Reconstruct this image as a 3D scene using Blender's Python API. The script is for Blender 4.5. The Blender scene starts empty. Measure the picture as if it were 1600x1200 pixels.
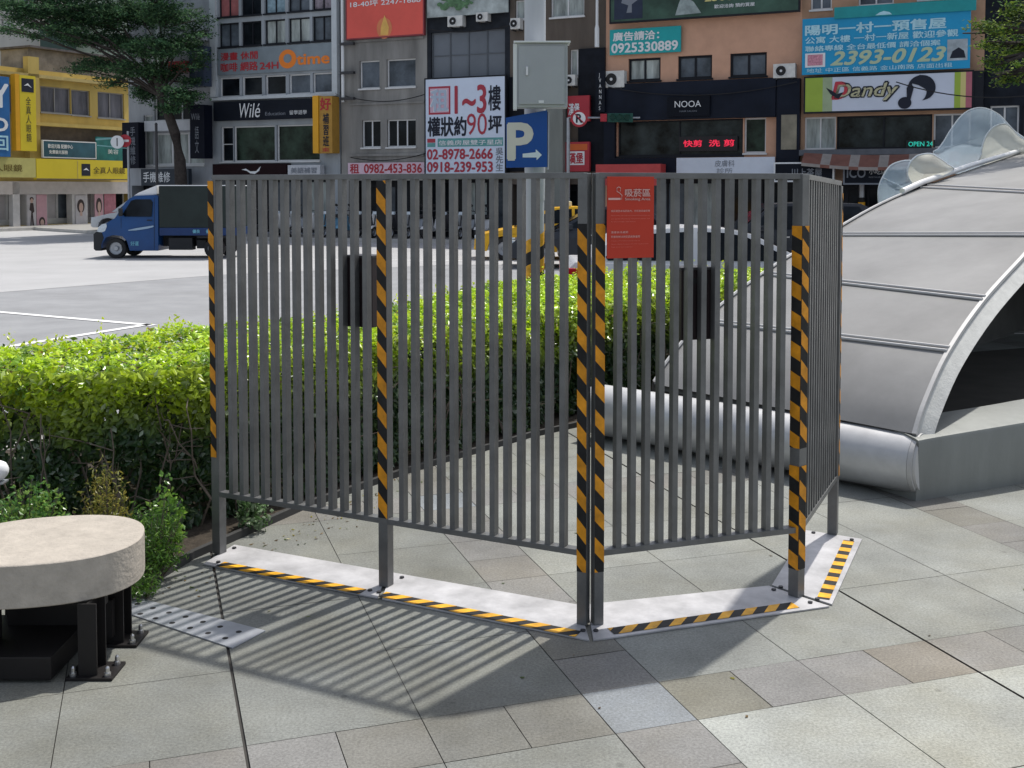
import bpy, bmesh, math, random
from mathutils import Vector, Matrix, noise
R = math.radians
random.seed(7)
S = bpy.context.scene
C = S.collection

# ------------------------------------------------------------------ camera, sky, sun, exposure
F, PX, PY, CAMH = 1720.0, 800.0, 373.0, 1.85
PITCH = math.atan(80.0 / 1720.0)
cam = bpy.data.cameras.new('camera'); camo = bpy.data.objects.new('camera', cam); C.objects.link(camo)
cam.sensor_width = 36.0; cam.lens = F * 36.0 / 1600.0
cam.shift_y = -(600.0 - PY) / 1600.0
cam.clip_start = 0.05; cam.clip_end = 2000
camo.location = (0, 0, CAMH); camo.rotation_euler = (math.pi / 2 - PITCH, 0, 0)
S.camera = camo
SUN_EL, SUN_AZ = 62.0, math.atan2(.616, .787)
w = bpy.data.worlds.new('World'); S.world = w; w.use_nodes = True
wn = w.node_tree.nodes; wl = w.node_tree.links
sky = wn.new('ShaderNodeTexSky'); sky.sky_type = 'NISHITA'; sky.sun_disc = False
sky.sun_elevation = R(SUN_EL); sky.sun_rotation = SUN_AZ; sky.air_density = 1.0; sky.dust_density = 2.0
hs = wn.new('ShaderNodeHueSaturation'); hs.inputs['Saturation'].default_value = .55     # thin bright haze whitens the sky
wl.new(sky.outputs[0], hs.inputs['Color']); wl.new(hs.outputs[0], wn['Background'].inputs[0]); wn['Background'].inputs[1].default_value = 0.15
sl = bpy.data.lights.new('sun', 'SUN'); sl.energy = 3.6; sl.angle = R(1.2); sl.color = (1, .96, .89)
so = bpy.data.objects.new('sun', sl); C.objects.link(so); so.location = (10, 12, 30)
sd = Vector((.616 * math.cos(R(SUN_EL)), .787 * math.cos(R(SUN_EL)), math.sin(R(SUN_EL))))
so.rotation_euler = sd.to_track_quat('Z', 'Y').to_euler()
S.view_settings.view_transform = 'Standard'; S.view_settings.look = 'None'
S.view_settings.gamma = 1.0; S.view_settings.exposure = 0.16
S.cycles.max_bounces = 6; S.cycles.transparent_max_bounces = 12

# ------------------------------------------------------------------ measuring helpers
cp, sp_ = math.cos(PITCH), math.sin(PITCH)
def ray(u, v):
    x = (u - PX) / F; y = -(v - PY) / F
    return Vector((x, cp + y * sp_, -sp_ + y * cp))
CAM = Vector((0, 0, CAMH))
def G(u, v, z=0.0):
    r = ray(u, v); return CAM + r * ((z - CAMH) / r.z)
def PL(u, v, P0, n):
    r = ray(u, v); P0 = Vector(P0); n = Vector(n)
    return CAM + r * ((P0 - CAM).dot(n) / r.dot(n))
def Y(u, v, d): return PL(u, v, (0, d, 0), (0, 1, 0))

# ------------------------------------------------------------------ materials
MATS = {}
def mat(name, col, rough=.6, metal=0.0, var=.12, scale=3.0, bump=0.0, bscale=40.0, tint=False, spec=.3, emit=0.0, trans=0.0, alpha=1.0, streak=False):
    if name in MATS: return MATS[name]
    m = bpy.data.materials.new(name); m.use_nodes = True
    N = m.node_tree.nodes; L = m.node_tree.links; b = N['Principled BSDF']
    b.inputs['Roughness'].default_value = rough; b.inputs['Metallic'].default_value = metal
    b.inputs['Specular IOR Level'].default_value = spec
    c4 = (*col, 1)
    tc = N.new('ShaderNodeTexCoord'); src = None
    if var > 0:
        nz = N.new('ShaderNodeTexNoise'); nz.inputs['Scale'].default_value = scale; nz.inputs['Detail'].default_value = 6
        nz.inputs['Roughness'].default_value = .62
        if streak:
            mp = N.new('ShaderNodeMapping'); mp.inputs['Scale'].default_value = (1, 1, .18)
            L.new(tc.outputs['Object'], mp.inputs[0]); L.new(mp.outputs[0], nz.inputs['Vector'])
        else: L.new(tc.outputs['Object'], nz.inputs['Vector'])
        mr = N.new('ShaderNodeMapRange'); mr.inputs[1].default_value = .3; mr.inputs[2].default_value = .7
        mr.inputs[3].default_value = 1 - var; mr.inputs[4].default_value = 1 + var
        L.new(nz.outputs[0], mr.inputs[0])
        mx = N.new('ShaderNodeVectorMath'); mx.operation = 'SCALE'; mx.inputs[0].default_value = col
        L.new(mr.outputs[0], mx.inputs['Scale']); src = mx.outputs[0]
    if tint:
        at = N.new('ShaderNodeAttribute'); at.attribute_name = 'tint'
        if src is None: src = at.outputs['Color']
        else:
            mm = N.new('ShaderNodeVectorMath'); mm.operation = 'MULTIPLY'
            L.new(src, mm.inputs[0]); L.new(at.outputs['Color'], mm.inputs[1]); src = mm.outputs[0]
    if src is None: b.inputs['Base Color'].default_value = c4
    else: L.new(src, b.inputs['Base Color'])
    if bump > 0:
        n2 = N.new('ShaderNodeTexNoise'); n2.inputs['Scale'].default_value = bscale; n2.inputs['Detail'].default_value = 4
        L.new(tc.outputs['Object'], n2.inputs['Vector'])
        bp = N.new('ShaderNodeBump'); bp.inputs['Strength'].default_value = bump; bp.inputs['Distance'].default_value = .02
        L.new(n2.outputs[0], bp.inputs['Height']); L.new(bp.outputs[0], b.inputs['Normal'])
    if emit > 0:
        b.inputs['Emission Color'].default_value = c4; b.inputs['Emission Strength'].default_value = emit
    if trans > 0:
        out = N['Material Output']; t = N.new('ShaderNodeBsdfTranslucent'); ms = N.new('ShaderNodeMixShader')
        ms.inputs[0].default_value = trans
        if src is not None: L.new(src, t.inputs[0])
        else: t.inputs[0].default_value = c4
        L.new(b.outputs[0], ms.inputs[1]); L.new(t.outputs[0], ms.inputs[2]); L.new(ms.outputs[0], out.inputs[0])
    if alpha < 1: b.inputs['Alpha'].default_value = alpha
    MATS[name] = m; return m

# ------------------------------------------------------------------ object helpers
ORG = {}
def tag(o, label=None, cat=None, group=None, kind=None):
    if label: o['label'] = label
    if cat: o['category'] = cat
    if group: o['group'] = group
    if kind: o['kind'] = kind
    return o
def thing(name, loc, label, cat, group=None, rz=0.0):
    o = bpy.data.objects.new(name, None); C.objects.link(o); o.location = loc; o.rotation_euler = (0, 0, rz)
    o.empty_display_size = .2
    ORG[o.name] = Vector(loc); return tag(o, label, cat, group)
class MB:
    def __init__(s): s.v = []; s.f = []; s.m = []; s.t = []
    def face(s, pts, mi=0, t=None):
        b = len(s.v); s.v += [Vector(p) for p in pts]; s.f.append(tuple(range(b, b + len(pts)))); s.m.append(mi); s.t.append(t)
    def mesh(s, vs, fs, mi=0, t=None):
        b = len(s.v); s.v += [Vector(p) for p in vs]
        for f in fs: s.f.append(tuple(i + b for i in f)); s.m.append(mi); s.t.append(t)
    def obox(s, c, ax, ay, az, mi=0, t=None):          # centre and three half-vectors
        c = Vector(c); ax = Vector(ax); ay = Vector(ay); az = Vector(az)
        vs = [c + ax * i + ay * j + az * k for k in (-1, 1) for j in (-1, 1) for i in (-1, 1)]
        s.mesh(vs, [(0, 2, 3, 1), (4, 5, 7, 6), (0, 1, 5, 4), (2, 6, 7, 3), (0, 4, 6, 2), (1, 3, 7, 5)], mi, t)
    def box(s, x0, x1, y0, y1, z0, z1, mi=0):
        s.obox(((x0 + x1) / 2, (y0 + y1) / 2, (z0 + z1) / 2), ((x1 - x0) / 2, 0, 0), (0, (y1 - y0) / 2, 0), (0, 0, (z1 - z0) / 2), mi)
    def slab(s, pts, z0, z1, mi=0, t=None):            # polygon (x,y) extruded
        n = len(pts)
        vs = [(p[0], p[1], z0) for p in pts] + [(p[0], p[1], z1) for p in pts]
        s.mesh(vs, [tuple(range(n - 1, -1, -1)), tuple(range(n, 2 * n))] + [(i, (i + 1) % n, n + (i + 1) % n, n + i) for i in range(n)], mi, t)
    def tube(s, pts, r, n=8, mi=0, cap=True, t=None):
        pts = [Vector(p) for p in pts]; rs = r if isinstance(r, (list, tuple)) else [r] * len(pts)
        rings = []
        for i, p in enumerate(pts):
            d = (pts[min(i + 1, len(pts) - 1)] - pts[max(i - 1, 0)]).normalized()
            a = d.cross(Vector((0, 0, 1)))
            if a.length < .1: a = d.cross(Vector((0, 1, 0)))
            a.normalize(); b = d.cross(a)
            rings.append([p + (a * math.cos(2 * math.pi * k / n) + b * math.sin(2 * math.pi * k / n)) * rs[i] for k in range(n)])
        vs = [q for rr in rings for q in rr]; fs = []
        for i in range(len(pts) - 1):
            for k in range(n): fs.append((i * n + k, i * n + (k + 1) % n, (i + 1) * n + (k + 1) % n, (i + 1) * n + k))
        if cap: fs += [tuple(range(n - 1, -1, -1)), tuple((len(pts) - 1) * n + k for k in range(n))]
        s.mesh(vs, fs, mi, t)
    def sweep(s, prof, fy, mi=0):                       # side profile (x,z), half width fy(x,z): a symmetric body about y=0
        n = len(prof)
        vs = [(x, -fy(x, z), z) for x, z in prof] + [(x, fy(x, z), z) for x, z in prof]
        s.mesh(vs, [tuple(range(n)), tuple(range(2 * n - 1, n - 1, -1))] + [(i, n + i, n + (i + 1) % n, (i + 1) % n) for i in range(n)], mi)
    def build(s, name, mats, parent=None, loc=None, smooth=False, bevel=0.0, autosmooth=None):
        if not isinstance(mats, (list, tuple)): mats = [mats]
        org = ORG.get(parent.name) if parent else None
        if org is None: org = Vector(loc) if loc is not None else Vector((0, 0, 0))
        me = bpy.data.meshes.new(name)
        me.from_pydata([tuple(v - org) for v in s.v], [], s.f)
        for m in mats: me.materials.append(m)
        me.polygons.foreach_set('material_index', s.m)
        if any(t is not None for t in s.t):
            a = me.color_attributes.new('tint', 'FLOAT_COLOR', 'CORNER'); buf = []
            for f, t in zip(s.f, s.t):
                t = t or (1, 1, 1); buf += [t[0], t[1], t[2], 1.0] * len(f)
            a.data.foreach_set('color', buf)
        me.validate(); me.update()
        if smooth or bevel > 0:
            bm = bmesh.new(); bm.from_mesh(me)
            if smooth or bevel > 0: bmesh.ops.remove_doubles(bm, verts=bm.verts, dist=1e-5)
            if bevel > 0:
                ed = [e for e in bm.edges if len(e.link_faces) == 2 and e.calc_face_angle(0) > .5]
                bmesh.ops.bevel(bm, geom=ed, offset=bevel, segments=2, affect='EDGES', profile=.7, clamp_overlap=True)
            bmesh.ops.recalc_face_normals(bm, faces=bm.faces)
            bm.to_mesh(me); bm.free()
            if smooth: 
                me.polygons.foreach_set('use_smooth', [True] * len(me.polygons))
                try: me.set_sharp_from_angle(angle=R(autosmooth or 35))
                except Exception: pass
        o = bpy.data.objects.new(name, me); C.objects.link(o)
        if parent: o.parent = parent; ORG[o.name] = org
        else: o.location = org; ORG[o.name] = org
        return o
def copy_tree(o, parent=None):
    c = o.copy(); C.objects.link(c)
    if parent: c.parent = parent
    for ch in list(o.children): copy_tree(ch, c)
    return c

def text(body, P, ex, ey, W, H, m, parent, bold=0.0, name='lettering', shear=0.0, merge=None):
    """lettering filling a W x H box whose lower-left corner is P"""
    cu = bpy.data.curves.new('t', 'FONT'); cu.body = body; cu.resolution_u = 3; cu.shear = shear
    to = bpy.data.objects.new('t', cu); C.objects.link(to)
    dg = bpy.context.evaluated_depsgraph_get(); dg.update()
    me = bpy.data.meshes.new_from_object(to.evaluated_get(dg))
    vs = [v.co.copy() for v in me.vertices]; fs = [tuple(p.vertices) for p in me.polygons]
    bpy.data.objects.remove(to); bpy.data.curves.remove(cu); bpy.data.meshes.remove(me)
    if not vs: return None
    x0 = min(v.x for v in vs); x1 = max(v.x for v in vs); y0 = min(v.y for v in vs); y1 = max(v.y for v in vs)
    sx = W / max(x1 - x0, 1e-6); sy = H / max(y1 - y0, 1e-6)
    P = Vector(P); ex = Vector(ex); ey = Vector(ey)
    b = merge or MB(); nz_ = ex.cross(ey).normalized()
    st = [(0, 0)] + ([(math.cos(k * math.pi / 3) * bold, math.sin(k * math.pi / 3) * bold) for k in range(6)] if bold > .004 else [])
    for k_, (ox_, oy_) in enumerate(st): b.mesh([P + ex * ((v.x - x0 + ox_) * sx) + ey * ((v.y - y0 + oy_) * sy) + nz_ * (.0003 * k_) for v in vs], fs)
    return b if merge else b.build(name, m, parent)

# palette
ASPH = mat('asphalt', (.28, .285, .295), .9, var=.13, scale=1.2, bump=.3, bscale=90)
ASPH2 = mat('asphalt_pale', (.40, .40, .405), .9, var=.07, scale=.6, bump=.3, bscale=90)
PAINTW = mat('road_paint', (.8, .8, .8), .7, var=.08, scale=8)
STEEL = mat('grey_powder_coat', (.155, .157, .158), .38, .35, var=.22, scale=7, bump=.08, bscale=120)
STEELD = mat('dark_powder_coat', (.05, .05, .055), .45, .2, var=.1, scale=9)
PLATE = mat('white_painted_plate', (.44, .435, .445), .5, .1, var=.28, scale=5, bump=.08, bscale=60)
ORANGE = mat('hazard_orange', (.66, .27, .012), .5, var=.3, scale=14)
YELLOWT = mat('hazard_yellow', (.74, .37, .02), .5, var=.35, scale=14)
BLACK = mat('hazard_black', (.012, .012, .013), .6, var=.5, scale=14)
BLK = mat('black_rubber', (.02, .02, .022), .7, var=.1)
WHITE = mat('white_paint', (.78, .79, .80), .5, var=.05)
REDSIGN = mat('red_sign_face', (.52, .045, .022), .5, var=.04)
GALV = mat('galvanised', (.36, .38, .41), .42, .6, var=.12, scale=7)
CHROME = mat('bolt_steel', (.6, .6, .6), .3, .9, var=.05)

# ------------------------------------------------------------------ ground: road, far pavement, near pavement of tiles
RZ = -.12
b = MB(); b.face([(-400, -200, RZ), (400, -200, RZ), (400, 900, RZ), (-400, 900, RZ)])
tag(b.build('road', ASPH), kind='structure')
def gl(u, v, z=RZ): p = G(u, v, z); return (p.x, p.y)
bl = MB()
p0 = gl(-400, 489); p1 = gl(0, 457); p2 = gl(340, 430); p3 = gl(700, 414)
q = [p0, p1, p2, p3, (40, 27), (60, 60), (-90, 60), (-90, 20)]
bl.face([(x, y, RZ + .004) for x, y in q]); tag(bl.build('road_resurfacing', ASPH2), kind='structure')
bl = MB()
def line(a, c, wdt, z=RZ + .008):
    a = Vector((*a, z)); c = Vector((*c, z)); d = (c - a).normalized(); n = Vector((-d.y, d.x, 0)) * wdt / 2
    bl.face([a - n, c - n, c + n, a + n])
line(gl(-300, 462), gl(240, 509), .14); line(gl(-300, 592), gl(235, 507), .14)
line(gl(360, 404), gl(745, 408), .12)
tag(bl.build('lane_marking', PAINTW), kind='structure')

# far pavement with kerb
KER = [(60, 21), (25, 31), (-1.57, 38.5), (-9.73, 40.8), (-18, 47), (-22, 50.8), (-27, 41.5), (-60, 41)]
FARP = mat('far_paving', (.30, .295, .285), .8, var=.12, scale=2)
b = MB(); b.slab([(x, y) for x, y in KER] + [(-120, 140), (120, 140)], RZ - .3, 0.0)
tag(b.build('far_pavement', FARP), kind='structure')
b = MB()
for (a, c) in zip(KER[:-1], KER[1:]):
    a = Vector((*a, 0)); c = Vector((*c, 0)); d = (c - a).normalized(); n = Vector((-d.y, d.x, 0)) * .07
    if n.y > 0: n = -n
    b.obox((a + c) / 2 + n * .9 + Vector((0, 0, -.05)), (c - a) / 2, n, (0, 0, .075))
tag(b.build('far_kerb', mat('kerb_concrete', (.45, .44, .42), .8, var=.15)), kind='structure')

# near pavement
A_ = Vector((-.322, .947)); B_ = Vector((.949, .314)); B_.normalize(); A_ = Vector((-B_.y, B_.x))
KL = [(-9, -3), (-6.2, 3.2), (-4.4, 6.6), (-2.6, 9.3), (-.9, 12.0), (.4, 13.5), (4, 13.9), (25, 14.0)]   # kerb towards the road
def inside(x, y):
    for (a, c) in zip(KL[:-1], KL[1:]):
        if (c[0] - a[0]) * (y - a[1]) - (c[1] - a[1]) * (x - a[0]) > 0: return False
    return True
GRAN = mat('granite_paving', (1, 1, 1), .75, var=.26, scale=1.5, tint=True, bump=.12, bscale=160)
def gran_nodes():
    m = GRAN; N = m.node_tree.nodes; L = m.node_tree.links; b = N['Principled BSDF']
    src = b.inputs['Base Color'].links[0].from_socket
    tc = N.new('ShaderNodeTexCoord')
    n = N.new('ShaderNodeTexNoise'); n.inputs['Scale'].default_value = 95; n.inputs['Detail'].default_value = 3; n.inputs['Roughness'].default_value = .8
    L.new(tc.outputs['Object'], n.inputs['Vector'])
    mr = N.new('ShaderNodeMapRange'); mr.inputs[1].default_value = .32; mr.inputs[2].default_value = .68; mr.inputs[3].default_value = .72; mr.inputs[4].default_value = 1.28
    L.new(n.outputs[0], mr.inputs[0])
    v = N.new('ShaderNodeVectorMath'); v.operation = 'SCALE'; L.new(src, v.inputs[0]); L.new(mr.outputs[0], v.inputs['Scale'])
    # brownish rust and water stains
    n3 = N.new('ShaderNodeTexNoise'); n3.inputs['Scale'].default_value = .9; n3.inputs['Detail'].default_value = 7; n3.inputs['Roughness'].default_value = .65
    L.new(tc.outputs['Object'], n3.inputs['Vector'])
    cr = N.new('ShaderNodeValToRGB'); cr.color_ramp.elements[0].position = .44; cr.color_ramp.elements[0].color = (1, 1, 1, 1)
    cr.color_ramp.elements[1].position = .70; cr.color_ramp.elements[1].color = (.86, .82, .73, 1)
    L.new(n3.outputs[0], cr.inputs[0])
    v2 = N.new('ShaderNodeVectorMath'); v2.operation = 'MULTIPLY'; L.new(v.outputs[0], v2.inputs[0]); L.new(cr.outputs[0], v2.inputs[1])
    # small dark spots of old chewing gum and dirt
    vo = N.new('ShaderNodeTexVoronoi'); vo.inputs['Scale'].default_value = 3.2; L.new(tc.outputs['Object'], vo.inputs['Vector'])
    m2 = N.new('ShaderNodeMapRange'); m2.inputs[1].default_value = .03; m2.inputs[2].default_value = .06; m2.inputs[3].default_value = .72; m2.inputs[4].default_value = 1
    L.new(vo.outputs['Distance'], m2.inputs[0])
    v3 = N.new('ShaderNodeVectorMath'); v3.operation = 'SCALE'; L.new(v2.outputs[0], v3.inputs[0]); L.new(m2.outputs[0], v3.inputs['Scale'])
    L.new(v3.outputs[0], b.inputs['Base Color'])
gran_nodes()
b = MB(); b.face([(x, y, -.007) for x, y in KL] + [(25, -12, -.007), (-12, -12, -.007)][::1])
b2 = MB(); b2.slab([(x, y) for x, y in KL] + [(25, -12), (-12, -12)], RZ - .2, -.007)
tag(b2.build('pavement_bed', mat('joint_grout', (.055, .052, .048), .9, var=.2)), kind='structure')
def cuts(b0, b1, lo, hi):     # joint positions: a narrow course b0..b1 and 0.6 m slabs, period 2.7+
    out = []; per = (b1 - b0) + 2.4; k = math.floor((lo - b0) / per)
    x = b0 + k * per
    while x < hi:
        out += [(x, x + (b1 - b0), True)] + [(x + (b1 - b0) + .6 * i, x + (b1 - b0) + .6 * (i + 1), False) for i in range(4)]
        x += per
    return out
qc = cuts(1.48, 1.79, -9, 17); pc = cuts(3.355, 3.665, -2, 15)
rt = random.Random(11)
BROWN = [(.185, .182, .165), (.205, .203, .196), (.175, .172, .16), (.21, .208, .20), (.195, .19, .178)]
b = MB(); kb = MB()
def tile(q0, q1, p0_, p1_, col):
    qm, pm = (q0 + q1) / 2, (p0_ + p1_) / 2; c = B_ * qm + A_ * pm
    if not inside(c.x, c.y) or c.y < -1.5 or c.x > 16: return
    gq = lambda x: .006 if (abs(x - .27) < .06 or abs(x - 2.99) < .06) else .0017
    e0, e1 = q0 + gq(q0), q1 - gq(q1); f0, f1 = p0_ + .0014, p1_ - .0014
    h = rt.uniform(-.0006, .0006)
    ps = [B_ * a + A_ * c2 for a, c2 in ((e0, f0), (e1, f0), (e1, f1), (e0, f1))]
    b.face([(p.x, p.y, h) for p in ps], 0, col)
for (q0, q1, qb) in qc:
    for (p0_, p1_, pb) in pc:
        g = rt.uniform(.93, 1.07)
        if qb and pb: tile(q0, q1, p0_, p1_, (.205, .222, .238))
        elif qb and not pb:
            pm = (p0_ + p1_) / 2
            for (f0, f1) in ((p0_, pm), (pm, p1_)):
                c = rt.choice(BROWN); tile(q0, q1, f0, f1, c)
        elif pb and not qb:
            qm = (q0 + q1) / 2
            for (f0, f1) in ((q0, qm), (qm, q1)):
                c = rt.choice(BROWN)
                if 3.2 < p0_ < 3.5: c = {6: (.185, .18, .15), 7: (.225, .222, .215), 8: (.225, .222, .215), 9: (.21, .195, .17), 10: (.225, .22, .21), 3: (.18, .18, .165), 4: (.18, .178, .162)}.get(round(f0 / .3), c)
                tile(f0, f1, p0_, p1_, c)
        else:
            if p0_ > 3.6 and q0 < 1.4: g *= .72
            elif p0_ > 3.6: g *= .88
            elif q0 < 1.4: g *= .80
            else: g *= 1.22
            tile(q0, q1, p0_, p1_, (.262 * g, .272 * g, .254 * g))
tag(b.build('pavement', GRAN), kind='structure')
b = MB()
for (a, c) in zip(KL[:-1], KL[1:]):
    a = Vector((*a, 0)); c = Vector((*c, 0)); d = (c - a).normalized(); n = Vector((-d.y, d.x, 0)) * .09
    b.obox((a + c) / 2 + n * .4 + Vector((0, 0, -.05)), (c - a) / 2, n, (0, 0, .062))
tag(b.build('near_kerb', MATS['kerb_concrete']), kind='structure')

# ------------------------------------------------------------------ the slatted screens of the smoking area
P = [G(343, 866), G(603.5, 917), None, G(1244, 933), G(1301, 836)]
P3a, P3b = G(913, 977), G(931, 977)
TOP = 1.912; LOWR = .315
def hz(v): return Vector((v.x, v.y, 0))
Z = Vector((0, 0, 1))
def tape(P0, dl, dw, length, width, period, slant, nrm, parent, hot=ORANGE, name='hazard_tape', ph=0.0, gap=None):
    """black tape with slanted coloured stripes. P0 corner, dl along, dw across, nrm out of the surface"""
    m = MB(); nrm = nrm.normalized()
    segs = [(0, length)] if not gap else [(0, gap[0]), (gap[1], length)]
    for (l0, l1) in segs:
        q = [P0 + dl * l + dw * w_ + nrm * .0012 for l, w_ in ((l0, 0), (l1, 0), (l1, width), (l0, width))]
        m.face(q, 0)
        a = math.floor((l0 - abs(slant * width)) / period) * period + ph
        while a < l1 + abs(slant * width):
            poly = [(a, 0), (a + period * .5, 0), (a + period * .5 + slant * width, width), (a + slant * width, width)]
            for (lim, sg) in ((l0, 1), (l1, -1)):
                out = []
                for i in range(len(poly)):
                    p, r_ = poly[i], poly[(i + 1) % len(poly)]
                    ip = (p[0] - lim) * sg >= 0; ir = (r_[0] - lim) * sg >= 0
                    if ip: out.append(p)
                    if ip != ir:
                        k = (lim - p[0]) / (r_[0] - p[0]); out.append((lim, p[1] + (r_[1] - p[1]) * k))
                poly = out
                if len(poly) < 3: break
            if len(poly) >= 3: m.face([P0 + dl * l + dw * w_ + nrm * .002 for l, w_ in poly], 1)
            a += period
    return m.build(name, [BLACK, hot], parent)

def panel(Pa, Pb, parent, ha=0.0, hb=0.0, topb=TOP, topa=TOP, n=13, inset_a=.03, inset_b=.03):
    """two rails and the slats between the posts at Pa and Pb"""
    d = hz(Pb - Pa); L_ = d.length; d.normalize(); nn = Vector((d.y, -d.x, 0))          # towards the camera
    sl = MB()
    for i in range(n):
        t = inset_a + (L_ - inset_a - inset_b) * (i + 1) / (n + 1)
        tz = topa + (topb - topa) * t / L_
        c = hz(Pa) + d * t
        z0, z1 = LOWR + .012, tz - .022
        sl.obox(c + Z * (z0 + z1) / 2, d * .0125, nn * .019, Z * (z1 - z0) / 2)
    sl.build('slat_panel', STEEL, parent)
    for (z0, z1, nm) in ((topa, topb, 'top_rail'), (LOWR + .012, LOWR + .012, 'bottom_rail')):
        r_ = MB(); a = hz(Pa) + d * (-.0 if nm == 'top_rail' else .02) + Z * (z0 - .0125); c = hz(Pb) - d * (0 if nm == 'top_rail' else .02) + Z * (z1 - .0125)
        r_.obox((a + c) / 2, (c - a) / 2, nn * .0225, Z * .0125)
        r_.build(nm, STEEL, parent, bevel=.002)
    return d, nn
def post(Pp, d, nn, parent, z1=TOP - .0255, hw=.025, mat_=STEEL):
    m = MB(); m.obox(hz(Pp) + Z * (z1 + .009) / 2, d * hw, nn * hw, Z * (z1 - .009) / 2)
    return m.build('post', mat_, parent, bevel=.003)
def gplate(pix, parent):
    m = MB(); m.slab([gl(u, v, 0.008) for u, v in pix][::1], .0015, .0085)
    return m.build('base_plate', PLATE, parent, bevel=.0015)
def anchors(pix, parent):
    for u, v in pix:
        p = G(u, v, .012); m = MB(); m.tube([(p.x, p.y, .0085), (p.x, p.y, .016), (p.x, p.y, .0161)], [.011, .011, .006], 6)
        m.build('anchor_bolt', STEELD, parent)
def ground_tape(u0, v0, u1, v1, parent, wd=.066, slant=1.0, inward=1, off=.003):
    a = G(u0, v0, .0085); c = G(u1, v1, .0085); d = (c - a); L_ = d.length; d.normalize()
    n = Vector((-d.y, d.x, 0)) * inward
    tape(a + n * off, d, n, L_, wd, .115, slant, Z, parent, YELLOWT, ph=.02)

# left screen: two panels
lf = thing('slatted_screen', hz(P[1]), 'left half of the grey slatted screen, two flat panels beside the hedge', 'screen fence', 'metal slat screens round the smoking area')
d1, n1 = panel(P[0], P[1], lf)
d2, n2 = panel(P[1], P3a, lf)
ps = post(P[0], d1, n1, lf); post(P[1], d1, n1, lf); post(P3a - hz(d2) * .005, d2, n2, lf, hw=.0215, z1=TOP - .002)
a = hz(P[0]) - d1 * .024 + n1 * .025 + Z * .50; tape(a, Z, d1, TOP - .03 - .50, .036, .135, -1.1, n1, lf)
a = hz(P[1]) - d1 * .025 + n1 * .025 + Z * .33; tape(a, Z, d1, TOP - .03 - .33, .05, .14, -1.1, n1, lf, ph=.05)
a = hz(P3a) - hz(d2) * .005 - d2 * .0215 + n2 * .0215 + Z * .235; tape(a, Z, d2, 1.70 - .235, .043, .135, -1.1, n2, lf, ph=.03)
gplate([(317, 881), (366, 851), (606, 893), (590, 934)][::-1], lf)
gplate([(597, 935), (611, 894), (905, 945), (921, 1000)][::-1], lf)
ground_tape(336, 885, 560, 929, lf); ground_tape(590, 933, 898, 996, lf)
anchors([(366, 856), (341, 878), (628, 902), (578, 922), (592, 925), (911, 985)], lf)
# right screen: one frontal panel and one that turns back
rf = thing('slatted_screen', hz(P[3]), 'right half of the grey slatted screen, carrying the red notice and turning back', 'screen fence', 'metal slat screens round the smoking area')
nL = Vector((-.749, -.663, 0)); nR = Vector((.663, -.749, 0))
d3, n3 = panel(P3b, P[3], rf)
d4, n4 = panel(P[3], P[4], rf, topb=TOP - .028, n=14)
post(P3b + d3 * .005, d3, n3, rf, hw=.0215, z1=TOP - .002); post(P[3], nR, nL, rf, hw=.026, z1=TOP - .002); post(P[4], d4, n4, rf, z1=TOP - .055)
a = hz(P3b) + d3 * .005 - d3 * .0215 + n3 * .0215 + Z * .235; tape(a, Z, d3, 1.70 - .235, .043, .135, -1.1, n3, rf, ph=.085)
g = (.47, .55)
a = hz(P[3]) - nR * .026 + nL * .026 + Z * .135; tape(a, Z, nR, 1.68 - .135, .052, .135, -.45, nL, rf, ph=.02, gap=g)
a = hz(P[3]) + nR * .026 + nL * .026 + Z * .135; tape(a, Z, -nL, 1.68 - .135, .052, .135, -.9, nR, rf, ph=.075, gap=g)
a = hz(P[4]) + d4 * .0 + n4 * .025 + Z * .32; tape(a, Z, d4, 1.50, .025, .135, -1.0, n4, rf)
gplate([(927, 1000), (918, 944), (1201, 915), (1296, 947)][::-1], rf)
gplate([(1300, 944), (1206, 914), (1259, 828), (1347, 842)][::-1], rf)
ground_tape(960, 992, 1250, 950, rf, slant=1.0); ground_tape(1297, 938, 1336, 846, rf, slant=.0, wd=.055)
anchors([(931, 985), (1209, 921), (1220, 917), (1266, 941), (1277, 936), (1271, 832), (1331, 843)], rf)

# red notice hanging on the right screen
O3 = hz(P3b) + n3 * .035
def on3(u, v): return PL(u, v, O3, n3)
c0 = on3(948, 403); c1 = on3(1021, 403); zt = on3(985, 276).z; zb = on3(985, 403).z
rs = thing('notice_board', (c0 + c1) / 2 * 1.0, 'red smoking area notice with white lettering hung beside the taped double post', 'sign')
W3 = (hz(c1) - hz(c0)).length; H3 = zt - zb; o3 = hz(c0) + Z * zb
def rp(x, y, k=.004): return o3 + d3 * (W3 * x) + Z * (H3 * y) + n3 * k
m = MB(); m.obox(o3 + d3 * W3 / 2 + Z * H3 / 2, d3 * W3 / 2, n3 * .002, Z * H3 / 2); m.build('board', REDSIGN, rs, bevel=.0008)
PK = mat('notice_white', (.70, .42, .38), .6, var=0)
text('吸菸區', rp(.37, .755), d3, Z, W3 * .54, H3 * .095, PK, rs, bold=.02)
text('Smoking Area', rp(.37, .70), d3, Z, W3 * .54, H3 * .042, PK, rs, bold=.01)
m = MB(); m.face([rp(.02, .715), rp(.28, .715), rp(.28, .74), rp(.02, .74)])
m.tube([rp(.30, .72), rp(.31, .77), rp(.26, .80), rp(.20, .82), rp(.20, .86), rp(.24, .875), rp(.28, .86), rp(.27, .82)], .0018, 5); m.build('smoking_symbol', PK, rs)
PK2 = mat('notice_small_text', (.66, .2, .16), .6, var=0)
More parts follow.
